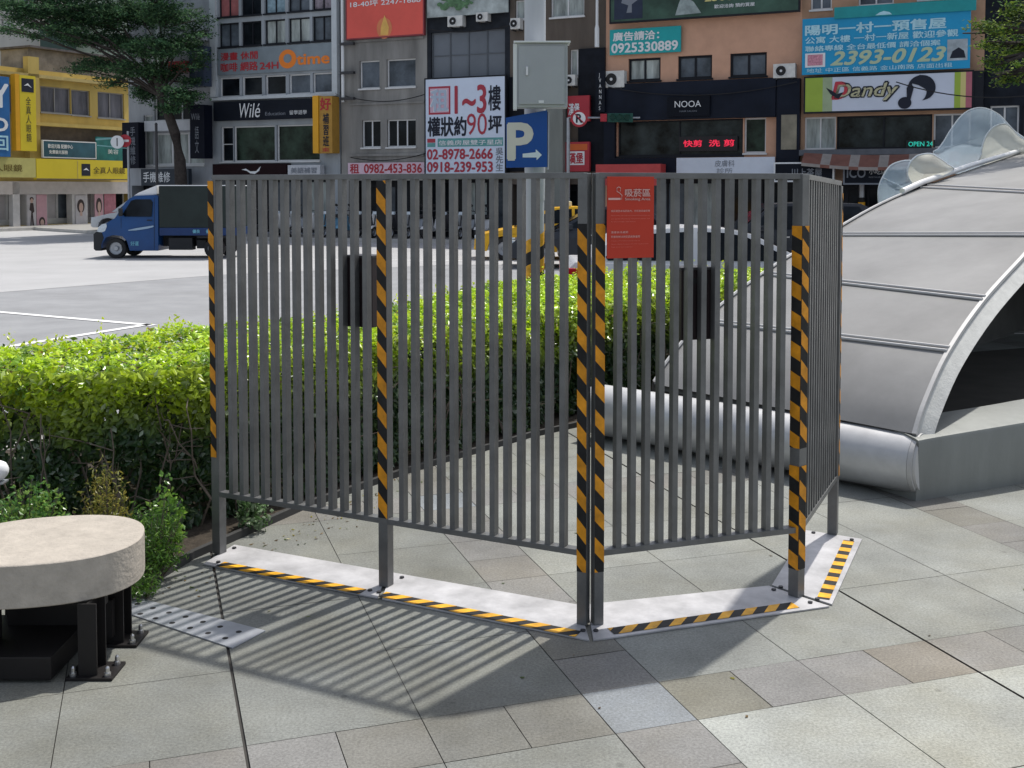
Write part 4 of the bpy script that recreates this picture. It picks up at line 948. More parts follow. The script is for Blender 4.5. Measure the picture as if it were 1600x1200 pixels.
t, pt_ = sign(FM, 'dark display panel with glowing red characters inside the salon window', 1061, 1152, 1105, 213, 236, mat('led_panel', (.014, .012, .016), .4, var=.1), [('快剪', .08, .3, .40, .75, mat('led_red', (.9, .03, .08), .5, var=0, emit=.55), .02), ('洗 剪', .52, .3, .95, .75, MATS['led_red'], .02)], o=-.05, th=.04)

# -- B7: building with blue banner and the music note sign
b7 = Bld(FM, 'banner_building', 'tan building carrying the blue telephone banner and the sign with a black music note', 'building', 1250, 1534, mat('b7_wall', (.42, .26, .17), .75, var=.15, scale=2), ztop=10.3)
b7.win(1263, 1296, 1280, -40, 15, pm=GLB, nx=2); b7.win(1337, 1392, 1365, -45, 8, pm=GLB, nx=2); b7.win(1430, 1495, 1462, -50, -2, pm=GLB, nx=2)
b7.win(1256, 1305, 1385, 180, 232, pm=GLL, nx=2, ny=1); b7.win(1306, 1455, 1385, 180, 232, fm=FRD, pm=MATS['shop_glass'], nx=2); b7.win(1457, 1515, 1385, 180, 232, fm=FRW, pm=GLB, nx=2)
b7.part('sill_band', 1252, 1534, 1390, 233, 242, .0, .5, mat('b7_band', (.10, .11, .13), .6, var=.2)); b7.part('dark_frame', 1515, 1534, 1525, 112, 240, .0, .3, FRD)
b7.shop(1252, 1530, 285, [GLS, GLS, GLB], n=4); b7.done()
BLU = mat('banner_blue', (.015, .30, .56), .5, var=.10, scale=.6); TB = mat('letter_ice', (.42, .68, .78), .6, var=.1, scale=3); TG = mat('letter_gold', (.45, .55, .38), .6, var=0)
t, pt_ = sign(FM, 'large blue cloth banner with pale characters and a big telephone number', 1251, 1512, 1385, 22, 112, BLU, [
 ('陽明一村一預售屋', .02, .70, .86, .88, TB, .03), ('公寓 大樓 一村一新屋 歡迎參觀', .02, .55, .93, .67, TB, .02), ('聯絡專線 全台最低價 請洽個案', .02, .41, .83, .51, TB, .02),
 ('2393-0123', .18, .15, .86, .385, TG, .03, .3), ('地址 中正區 信義路 金山南路 店面出租', .03, .03, .90, .11, TB, .01)], o=.35, th=.03, cat='banner', name='banner')
pt_('pink_seal', rect(.02, .13, .145, .38), T_WHT); pt_('seal_inner', rect(.035, .16, .13, .355), mat('seal_pink', (.55, .25, .32), .6, var=.4, scale=20), .01); pt_('photo_panel', rect(.87, .14, .985, .50), mat('photo_grey', (.38, .44, .48), .6, var=.3, scale=3)); pt_('suit_shape', [(.885, .18), (.975, .18), (.965, .3), (.935, .36), (.90, .3)], T_BLK, .011)
t, pt_ = sign(FM, 'sagging teal cloth strip along the top of the blue banner', 1300, 1520, 1410, 5, 23, mat('teal_cloth', (.02, .28, .30), .6, var=.1), [], o=.42, th=.03, cat='banner', name='banner')
pt_('cloud_print', [(.30, .08), (.42, .08), (.40, .3), (.36, .42), (.33, .3)], TB)
DG = mat('dandy_green', (.32, .44, .06), .5, var=.1, scale=1); DW = mat('dandy_white', (.58, .63, .74), .5, var=.06, scale=1)
t, pt_ = sign(FM, 'long pale sign with green ends, a slanted word and a black music note', 1258, 1516, 1388, 118, 172, DW, [('Dandy', .175, .27, .575, .80, T_BLK, .07, .25), ('D', .17, .36, .262, .84, mat('letter_dandy_red', (.50, .05, .07), .6, var=0), .04, .25), ('Dandy', .18, .29, .57, .78, mat('letter_olive', (.52, .50, .32), .6, var=0), .025, .25)], o=.15, th=.18, frame=FRD)
pt_('green_end', rect(0, 0, .11, 1), DG); pt_('green_fade', rect(.11, 0, .17, 1), mat('dandy_green_pale', (.34, .42, .26), .5, var=.1)); pt_('green_stripe', rect(.90, 0, .935, 1), DG); pt_('cream_stripe', rect(.935, 0, .965, 1), T_YEL); pt_('pink_stripe', rect(.965, 0, 1, 1), mat('dandy_pink', (.45, .14, .18), .5, var=.1))
o_ = disc(.71, .60, .082, .36, 24, -1.3, 2.9); i_ = disc(.69, .50, .05, .30, 24, -1.1, 2.7)
m = MB(); a0 = FM.sz(1258, 293, .15)[0]; a1 = FM.sz(1516, 293, .15)[0]; z1 = FM.sz(1388, 118, .15)[1]; z0 = FM.sz(1388, 172, .15)[1]
fpt = lambda x, y, k=.35: FM.pt(a0 + (a1 - a0) * x, z0 + (z1 - z0) * y, k)
for i in range(23): m.face([fpt(*o_[i]), fpt(*o_[i + 1]), fpt(*i_[i + 1]), fpt(*i_[i])])
m.face([fpt(x, y, .352) for x, y in disc(.612, .18, .04, .17)]); m.face([fpt(x, y, .354) for x, y in [(.625, .2), (.645, .24), (.665, .62), (.64, .78), (.622, .6)]]); m.face([fpt(x, y, .356) for x, y in [(.655, .85), (.70, .97), (.76, .85), (.79, .55), (.76, .3), (.735, .55), (.69, .68), (.66, .72)]])
m.build('music_note', T_BLK, t)
pt_('rose_leaf', [(.13, .7), (.16, .5), (.21, .35), (.24, .55), (.2, .5), (.17, .6)], T_BLK, .02)
sign(FM, 'small teal lit lettering board in the window under the music note sign', 1415, 1460, 1437, 219, 231, mat('led_panel_teal', (.012, .02, .022), .4, var=.1), [('OPEN 24', .08, .2, .92, .8, mat('led_teal', (.05, .8, .6), .5, var=0, emit=.3), .01)], o=-.05, th=.04)
# striped awning, dark shop boards
aw = thing('awning', FM.pt(FM.sz(1390, 293)[0], 2.9, .3), 'curved red and beige awning under the long window row', 'awning'); m = MB()
a0 = FM.sz(1260, 293)[0]; a1 = FM.sz(1500, 293)[0]; zt = FM.sz(1380, 238)[1]; zb = FM.sz(1380, 254)[1]
for i in range(16):
    x0, x1 = a0 + (a1 - a0) * i / 16, a0 + (a1 - a0) * (i + 1) / 16; sg = lambda x: .16 * math.sin(math.pi * (x - a0) / (a1 - a0))
    m.face([FM.pt(x0, zb - sg(x0), 1.0), FM.pt(x1, zb - sg(x1), 1.0), FM.pt(x1, zt - sg(x1) * .6, .5), FM.pt(x0, zt - sg(x0) * .6, .5)], i % 3 == 2)
    m.face([FM.pt(x0, zb - sg(x0) - .1, 1.01), FM.pt(x1, zb - sg(x1) - .1, 1.01), FM.pt(x1, zb - sg(x1), 1.0), FM.pt(x0, zb - sg(x0), 1.0)], 1 - (i % 3 == 2))
m.build('canopy', [mat('awn_rust', (.20, .09, .07), .7, var=.2), mat('awn_beige', (.30, .27, .25), .7, var=.2)], aw)
sign(FM, 'dark shop board with large white letters IC left of the signal pole', 1321, 1412, 1360, 256, 286, BOARDK, [('ICO', .04, .28, .36, .78, T_GRY, .02), ('小吃店', .42, .45, .72, .72, T_WHT, .0), ('RESTAURANT', .42, .26, .72, .34, T_GRY, .0)], o=.35, th=.2, frame=T_GRY)
sign(FM, 'dark shop board with blurry pale characters in a white frame above the right screen', 1213, 1302, 1256, 256, 282, BOARDK, [('川上茶屋', .28, .2, .82, .72, T_GRY, .02)], o=.35, th=.2, frame=T_WHT)

# -- B8: dark building at the right
b8 = Bld(FM, 'dark_building', 'dark glazed building at the far right behind the glass petals', 'building', 1534, 1700, mat('b8_wall', (.010, .013, .020), .5, var=.4, spec=.12), ztop=10.3)
b8.win(1545, 1590, 1570, 165, 240, fm=FRW, pm=GLB, nx=2); b8.win(1595, 1650, 1620, 165, 240, fm=FRD, pm=GLB, nx=2); b8.win(1560, 1610, 1590, 30, 80, fm=FRD, pm=GLS, nx=2); b8.shop(1540, 1690, 270, [GLS, GLB], n=3); b8.done()

# -- B1: white building behind the tree
b1 = Bld(FM, 'white_building', 'pale building with white balcony slabs and pale curtained windows behind the street tree', 'building', 203, 334, mat('b1_wall', (.34, .36, .39), .75, var=.15, streak=True), ztop=10.3)
b1.win(243, 320, 280, 207, 258, fm=FRW, pm=GLL, nx=3, fw=.08); b1.win(226, 240, 232, 180, 258, fm=FRW, pm=GLL, nx=1); b1.win(243, 305, 280, 140, 188, fm=FRW, pm=GLS, nx=3); b1.win(230, 275, 250, 85, 112, fm=FRW, pm=GLL, nx=5, fw=.10); b1.win(230, 320, 280, 15, 60, fm=FRW, pm=GLL, nx=5, fw=.10)
b1.part('balcony_slab', 240, 325, 280, 189, 205, .0, .5, mat('slab_white', (.50, .52, .56), .6, var=.08)); b1.part('balcony_slab', 205, 330, 270, 62, 68, .0, .5, MATS['slab_white']); b1.part('side_tower', 276, 304, 290, 97, 113, .0, .4, RD)
b1.shop(206, 332, 290, [GLS, GLB, GLL]); b1.done()
sign(FM, 'black vertical sign with faint characters at the corner next to the yellow building', 203, 228, 215, 192, 263, mat('sign_navy', (.007, .009, .018), .5, var=.1, spec=.1), [('手\n機\n維\n修', .50, .08, .82, .9, T_GRY, .0)], o=.4, th=.4, cat='sign')
sign(FM, 'black vertical sign with faint characters left of the black signboard', 311, 333, 322, 165, 248, MATS['sign_navy'], [('Wilé', .1, .72, .7, .84, T_GRY, 0), ('語\n文', .35, .1, .62, .6, T_GRY, .0)], o=.4, th=.5)
sign(FM, 'blue-grey vertical sign high above the black one next to the tree', 311, 333, 322, 74, 136, mat('sign_slate', (.05, .07, .11), .5, var=.1), [('留\n學\n中\n心', .35, .08, .62, .92, T_GRY, .0)], o=.4, th=.5)
sign(FM, 'narrow blue lit sign on the pale building behind the tree trunk', 303, 311, 307, 207, 246, mat('sign_blue', (.03, .10, .32), .5, var=.1), [('補\n習', .2, .1, .8, .9, T_WHT, 0)], o=.3, th=.2)
sign(FM, 'dark fascia with white phone shop characters behind the tree trunk above the truck', 226, 300, 262, 264, 290, mat('fascia_slate', (.025, .035, .05), .5, var=.15), [('手機維修', .05, .2, .62, .82, T_WHT, .01)], o=.5, th=.2)

# -- yellow building on the corner
YW = mat('yellow_wall', (.50, .37, .11), .75, var=.14, scale=1.1, streak=True); YS = mat('yellow_sign', (.66, .52, .03), .5, var=.05, scale=1.0); YS2 = mat('yellow_sign_pale', (.50, .46, .16), .5, var=.08)
y1 = Bld(FY, 'yellow_building', 'low yellow plastered corner building with dark windows over a bright yellow shop fascia', 'building', -90, 212, YW, ztop=FY.sz(100, 114)[1], depth=10)
FD2 = mat('frame_grey', (.30, .30, .30), .6, var=.1); BW = mat('barred_window', (.10, .10, .12), .4, var=.6, scale=2.5, streak=True)
y1.win(66, 113, 105, 138, 178, fm=FD2, pm=BW, nx=2); y1.win(114, 143, 105, 139, 179, fm=FD2, pm=BW, nx=1); y1.win(155, 196, 175, 145, 185, fm=FD2, pm=BW, nx=2); y1.win(-40, 40, 5, 130, 175, fm=FD2, pm=BW, nx=3)
y1.part('cornice', -90, 214, 120, 124, 129, .0, .35, mat('yellow_trim', (.46, .36, .14), .7, var=.15)); y1.part('recess_band', 56, 205, 130, 200, 250, .0, .03, mat('soffit_brown', (.13, .10, .07), .7, var=.25))
y1.part('ledge', 45, 206, 130, 196, 201, .0, .5, YW); y1.part('corner_pier', 40, 57, 50, 90, 250, .0, .35, YW)
pv = [-85, -20, 12, 40, 82, 118, 150, 208]
y1.part('lower_fascia', -60, 210, 135, 284, 303, -.1, .3, mat('lower_fascia', (.46, .43, .42), .6, var=.1)); y1.part('white_pier', 13, 24, 18, 284, 357, .0, .3, mat('white_pier', (.56, .55, .55), .6, var=.1), z0=0); y1.part('white_pier', 40, 73, 56, 284, 357, -.4, .01, MATS['white_pier'], z0=0); y1.part('white_pier', 112, 136, 124, 284, 357, -.4, .01, MATS['white_pier'], z0=0)
y1.shop(-60, 208, 286, [GLB, mat('poster_white', (.52, .50, .52), .5, var=.15, scale=1.4), GLS, MATS['poster_white']], fm=FRW, n=7); y1.done()
t, pt_ = sign(FY, 'yellow vertical sign with a dark square emblem and five dark characters on the corner building', 27, 52, 40, 119, 236, YS, [('全\n真\n人\n眼\n鏡', .36, .12, .68, .72, T_BLK, .0)], o=.9, th=.3)
pt_('emblem', rect(.12, .78, .88, .96), T_BLK); pt_('emblem_mark', [(.25, .86), (.5, .9), (.75, .84), (.5, .87)], T_WHT, .012)
m = MB(); a0 = FY.sz(20, 293, .9)[0]; a1 = FY.sz(26.6, 293, .9)[0]; z0, z1 = FY.sz(40, 236, .9)[1], FY.sz(40, 118, .9)[1]
m.obox(FY.pt((a0 + a1) / 2, (z0 + z1) / 2, 1.05), FY.e * (a1 - a0) / 2, FY.n * .15, Z * (z1 - z0) / 2); m.build('side_panel', MATS['orange_side'], t)
t, pt_ = sign(FY, 'bright yellow fascia with a dark square emblem and five dark characters over the shops', 53, 213, 135, 250, 281, YS, [('全真人眼鏡', .53, .32, .85, .66, mat('letter_brown', (.14, .10, .02), .6, var=0), .01)], o=1.1, th=.2)
pt_('emblem', rect(.415, .2, .50, .80), T_BLK); pt_('emblem_mark', [(.43, .48), (.46, .6), (.49, .45), (.46, .5)], T_WHT, .012); pt_('panel_joint', rect(.375, .05, .38, .95), MATS['yellow_trim']); pt_('lower_edge', rect(0, 0, 1, .05), MATS['soffit_brown'])
t, pt_ = sign(FY, 'paler yellow-green fascia with dark characters at the left border', -60, 52, 0, 246, 277, YS2, [('全真人眼鏡', .12, .3, .80, .66, MATS['letter_brown'], .01)], o=1.1, th=.2)
t, pt_ = sign(FY, 'teal and white banner sign with two lines of white text over the yellow fascia', 67, 148, 107, 222, 246, mat('teal_dark', (.03, .10, .14), .5, var=.3, scale=1.2), [('歡迎光臨 配鏡中心', .08, .56, .55, .82, T_WHT, .02), ('免費驗光服務', .10, .2, .45, .44, T_WHT, .02)], o=.5, th=.1, frame=T_WHT)
t, pt_ = sign(FY, 'green-teal sign board right of the white framed banner on the corner building', 150, 205, 177, 215, 252, mat('teal_green', (.02, .17, .16), .5, var=.4, scale=1.1), [('美容', .3, .3, .6, .5, T_WHT, 0)], o=.5, th=.1)
t, pt_ = sign(FY, 'tall blue sign with white shapes cut by the left border', -40, 12, 0, 120, 245, mat('blue_tall', (.025, .13, .34), .5, var=.1), [('O', .45, .32, .92, .48, T_WHT, .03), ('Y', .5, .62, .95, .9, T_WHT, .03), ('回', .5, .08, .92, .26, TB, .02)], o=1.2, th=.25)
SKIN = mat('print_skin', (.55, .38, .32), .6, var=.05); HAIR = mat('print_hair', (.05, .035, .035), .6, var=.1); PP = mat('print_pink', (.55, .33, .38), .6, var=.1)
for (u0, u1, v0, v1, bg, lb, fig) in ((41, 55, 304, 357, MATS['poster_white'], 'tall pale poster of a dark haired woman on the shop pillar', 1), (56, 72, 304, 357, PP, 'pink poster with a small portrait next to the pillar poster', 2), (117, 133, 305, 350, MATS['poster_white'], 'pale poster with a round dark haired portrait in the middle shop window', 3), (147, 160, 302, 352, PP, 'pale pink poster with a portrait just left of the truck windscreen', 3), (162, 180, 302, 345, mat('print_rose', (.40, .16, .2), .6, var=.3, scale=3), 'deep rose poster behind the blue truck windscreen', 0)):
    t, pt_ = sign(FY, lb, u0, u1, (u0 + u1) / 2, v0, v1, bg, [], o=.02, th=.03, cat='poster', name='poster')
    if fig == 1: pt_('figure', [(.3, .05), (.45, .5), (.25, .55), (.35, .75), (.7, .75), (.8, .5), (.62, .45), (.75, .05), (.55, .05), (.5, .35), (.45, .05)], HAIR); pt_('face', disc(.52, .82, .16, .07), SKIN, .012); pt_('hair', disc(.52, .87, .22, .06), HAIR, .009)
    if fig == 2: pt_('hair', disc(.5, .2, .3, .14), HAIR); pt_('face', disc(.5, .17, .18, .1), SKIN, .012)
    if fig == 3: pt_('hair', disc(.5, .62, .36, .24), HAIR); pt_('face', disc(.52, .58, .2, .16), SKIN, .012); pt_('neck', rect(.4, .28, .64, .42), SKIN, .009)

# -- buildings further back on the left
def backb(label, d, u0, u1, v0, col, wins, name='apartment_block'):
    Fb = Facade(0, d, 0); bb = Bld(Fb, name, label, 'building', u0, u1, mat('wall_' + label[:14].replace(' ', '_'), col, .8, var=.15, scale=.5, streak=True), ztop=Fb.sz(0, v0)[1], depth=12)
    for w_ in wins: bb.win(*w_)
    bb.done()
backb('off-white apartment block at the top left border behind the corner building', 78, -60, 66, -60, (.42, .42, .40), [(8, 26, 16, 30, 50, FD2, GLL, 2, 1), (8, 26, 16, -20, 5, FD2, GLL, 2, 1), (40, 60, 50, -20, 5, FD2, GLB, 2, 1)])
backb('dark green block with one white framed window behind the tree crown', 76, 67, 110, 32, (.045, .075, .07), [(72, 89, 80, 36, 53, FRW, GLB, 2, 1)])
backb('pale green block partly hidden by the tree crown', 77.5, 111, 205, -50, (.30, .36, .31), [(145, 163, 154, 60, 74, FD2, GLS, 2, 1), (125, 145, 135, 10, 30, FD2, GLS, 2, 1), (165, 190, 178, 10, 30, FD2, GLS, 2, 1)])
backb('tall white block with rows of windows rising behind the tree', 80, 206, 345, -90, (.55, .56, .58), [(225, 245, 235, -10, 14, FD2, GLB, 2, 1), (260, 280, 270, -10, 14, FD2, GLB, 2, 1), (290, 320, 300, -5, 22, FD2, GLB, 3, 1), (285, 325, 300, 40, 70, FD2, GLL, 4, 1)])
# rooftop parapet and shed of the corner building
t = thing('rooftop_shed', FY.pt(FY.sz(110, 293)[0], FY.sz(100, 114)[1], -1.5), 'weathered grey rooftop shed with patched walls on the yellow building', 'shed')
m = MB(); a0, a1 = FY.sz(48, 293, -1)[0], FY.sz(205, 293, -1)[0]; zb = FY.sz(100, 114)[1]; z1 = zb + 1.15
m.obox(FY.pt((a0 + a1) / 2, (zb + z1) / 2, -2), FY.e * (a1 - a0) / 2, FY.n * 1, Z * (z1 - zb) / 2); m.build('wall', mat('shed_wall', (.22, .20, .18), .9, var=.5, scale=1.2), t)
m = MB(); m.obox(FY.pt((a0 + a1) / 2, z1 + .06, -1.9), FY.e * ((a1 - a0) / 2 + .2), FY.n * 1.3, Z * .05); m.build('roof', mat('shed_roof', (.10, .09, .09), .8, var=.4), t)

def cable(label, u0, v0, u1, v1, o, sag, r_=.018):
    a0 = FM.sz(u0, v0, o); a1 = FM.sz(u1, v1, o); A = FM.pt(*a0, o); B = FM.pt(*a1, o); m = MB()
    m.tube([A.lerp(B, k / 12) - Z * (sag * 4 * (k / 12) * (1 - k / 12)) for k in range(13)], r_, 5)
    c_ = (A + B) / 2; o_ = m.build('cable', BLK, loc=c_); tag(o_, label, 'cable', 'black cables slung along the facades')
cable('long black cable sagging across the concrete building between its window rows', 540, 150, 668, 146, .25, .25)
cable('black cable drooping above the black plaque of the salon front', 950, 136, 1245, 128, .40, .35)
cable('black cable crossing in front of the music note sign', 1400, 128, 1600, 150, 1.2, .2)
cable('black cable hanging under the windows of the concrete building', 548, 246, 664, 240, .3, .18)
cable('black cable across the dark framed building above its grid window', 672, 46, 795, 40, .3, .15)

# ------------------------------------------------------------------ vehicles
def wheel(parent, x, y, r_, wd, name='wheel', rim_m=None, side=-1):
    m = MB(); n = 22; prof = [(r_ * .62, -wd / 2), (r_ * .95, -wd / 2), (r_, -wd * .3), (r_, wd * .3), (r_ * .95, wd / 2), (r_ * .62, wd / 2)]
    vs = []; k = len(prof)
    for i in range(n):
        th = 2 * math.pi * i / n
        for (rr_, yy) in prof: vs.append((x + rr_ * math.cos(th), y + yy, r_ + rr_ * math.sin(th)))
    m.mesh(vs, [(i * k + j, i * k + (j + 1) % k, ((i + 1) % n) * k + (j + 1) % k, ((i + 1) % n) * k + j) for i in range(n) for j in range(k)])
    w_ = m.build(name, BLK, parent, smooth=True)
    m = MB()
    def ring(r0, r1, y0, y1): 
        for i in range(n):
            a_, c_ = 2 * math.pi * i / n, 2 * math.pi * (i + 1) / n
            m.face([(x + r0 * math.cos(a_), y0, r_ + r0 * math.sin(a_)), (x + r0 * math.cos(c_), y0, r_ + r0 * math.sin(c_)), (x + r1 * math.cos(c_), y1, r_ + r1 * math.sin(c_)), (x + r1 * math.cos(a_), y1, r_ + r1 * math.sin(a_))])
    yo = y + side * wd / 2
    ring(r_ * .64, r_ * .56, yo, yo - side * .03); ring(r_ * .56, r_ * .26, yo - side * .03, yo - side * .05); ring(r_ * .26, r_ * .2, yo - side * .05, yo); ring(r_ * .2, .001, yo, yo)
    m.build('rim', rim_m or GALV, w_)
def local_build(t, m, name, mt, **k): return m.build(name, mt, t, **k)
LOC0 = Vector((0, 0, 0))

# blue light truck, seen from its left side, nose to the left
TD = 1720 * 1.97 / 111.5; SC = TD / F
t = thing('light_truck', Vector(((145 - 800) * SC, TD + .83, RZ)), 'blue light truck with a dark green cargo box on the road', 'truck')
ox = t.location.copy(); ORG[t.name] = LOC0.copy()      # parts are built in the truck's own coordinates
TB_ = mat('truck_blue', (.006, .058, .20), .35, .0, var=.08, scale=2, spec=.4); TK = mat('truck_black', (.02, .022, .026), .6, var=.15); BOXG = mat('tarp_green', (.018, .028, .027), .6, var=.25, scale=1.2, bump=.2, bscale=5)
def tp(u, v): return ((u - 145) * SC, (404.5 - v) * SC)
hwf = lambda x, z: .80 - (.0 if z < .95 else (z - .95) * .13)
cab = [tp(*p) for p in ((152, 388), (150.5, 362.5), (157, 356), (164, 349.5), (172, 344), (178, 341), (187, 326.5), (194, 316), (200, 310), (206.5, 306.8), (225, 305), (243, 305), (245.5, 307), (246, 392), (201, 392), (197, 377), (189, 369), (175, 367.5), (164, 371), (158, 381), (158, 388))]
m = MB(); m.sweep(cab, hwf); m.build('cab', TB_, t, bevel=.018, smooth=True)
m = MB(); m.sweep([tp(*p) for p in ((145, 389), (145, 366), (149, 362), (158, 363), (161, 372), (157, 382), (157, 392), (148, 392))], lambda x, z: .82); m.build('bumper', TK, t, bevel=.02)
for sy in (-1, 1):
    y = sy * .80
    def sidepoly(px, k=.006, yy=None): return [(tp(*p)[0], sy * (hwf(*tp(*p)) + k), tp(*p)[1]) for p in px]
    m = MB(); m.face(sidepoly(((194, 338.5), (190, 335), (203, 313.5), (210, 311.5), (234, 311.5), (237, 316), (236, 338.5)))); m.build('side_window', GLS, t)
    m = MB(); m.face(sidepoly(((150.5, 361.5), (153, 355), (158, 350.5), (165, 349), (166, 354), (163, 361), (156, 364)))); m.build('headlight', mat('lamp_clear', (.55, .62, .68), .15, .1, var=.2, scale=20), t)
    m = MB()
    for dpt in (((187.5, 340), (188.5, 389)), ((239, 309), (239.5, 390))):
        a_, c_ = dpt; q_ = sidepoly((a_, c_, (c_[0] + .6, c_[1]), (a_[0] + .6, a_[1]))); m.face(q_)
    m.build('door_seam', TK, t)
    m = MB(); q_ = sidepoly(((199, 359.5), (212, 356.5), (238, 352.5), (240, 353.2), (238, 355), (230, 357.2), (212, 360), (200, 360.5))); m.face(q_); m.build('side_stripe', mat('stripe_silver', (.30, .42, .55), .4, var=0), t)
    m = MB(); x_, z_ = tp(229, 345); m.box(x_, x_ + .14, min(y, y + sy * .02), max(y, y + sy * .02), z_, z_ + .03); m.build('door_handle', TK, t)
    m = MB(); x_, z_ = tp(190, 332); m.box(x_ - .04, x_ + .04, min(sy * .84, sy * .98), max(sy * .84, sy * .98), z_ - .1, z_ + .12); m.build('mirror', TK, t, bevel=.02)
x_, z_ = tp(203, 384)
text('好運', (x_, -.812, z_), (1, 0, 0), (0, 0, 1), .22, .12, mat('stripe_cyan', (.15, .42, .55), .5, var=0), t, bold=.02)
m = MB(); f = [(tp(179.5, 341.5), .74), (tp(199.5, 311.5), .70)]
(x0, z0), h0 = f[0]; (x1, z1), h1 = f[1]
m.face([(x0 - .012, -h0, z0 + .008), (x1 - .012, -h1, z1 + .008), (x1 - .012, h1, z1 + .008), (x0 - .012, h0, z0 + .008)]); m.build('windscreen', GLB, t)
m = MB(); m.sweep([tp(*p) for p in ((205, 306), (212, 301.5), (224, 296.5), (238, 291), (242, 289.5), (242, 304), (232, 305))], lambda x, z: .62); m.build('roof_deflector', WHITE, t, bevel=.02)
xb0, _ = tp(246.5, 0); xb1 = tp(368, 0)[0]; zb0 = tp(0, 356)[1]; zb1 = tp(0, 290.5)[1]
m = MB(); m.box(xb0 + .02, xb1, -.79, .79, zb0, zb1); m.build('cargo_box', BOXG, t, bevel=.03)
m = MB(); m.box(xb0, xb1 + .02, -.80, .80, zb1, zb1 + .025); m.build('box_top_edge', T_WHT, t)
m = MB(); m.box(xb0 + .03, xb1 + .03, -.81, .81, tp(0, 368)[1], zb0); m.build('bed_side', mat('truck_blue_dark', (.008, .035, .13), .35, var=.1), t, bevel=.01)
for uu in (306, 327):
    x_, z_ = tp(uu, 361.5); text('優良', (x_ - .1, -.822, z_ - .05), (1, 0, 0), (0, 0, 1), .2, .1, MATS['stripe_cyan'], t, bold=.03)
m = MB(); m.box(xb0 - .02, xb1 - .1, -.35, .35, tp(0, 386)[1], tp(0, 369)[1]); m.box(xb0 + .25, xb0 + .9, -.7, -.35, tp(0, 391)[1], tp(0, 372)[1]); m.box(xb0 + 1.0, xb0 + 1.25, -.6, .6, tp(0, 389)[1], tp(0, 376)[1]); m.build('chassis', TK, t)
m = MB(); m.box(tp(326, 0)[0] - .33, tp(345, 0)[0] + .25, -.79, -.5, tp(0, 372)[1], tp(0, 369.2)[1]); m.build('mudguard', TK, t)
for xx in (179, 333):
    for sy in (-1, 1): wheel(t, tp(xx, 0)[0], sy * .69, .285, .17, side=sy)
t.location = ox

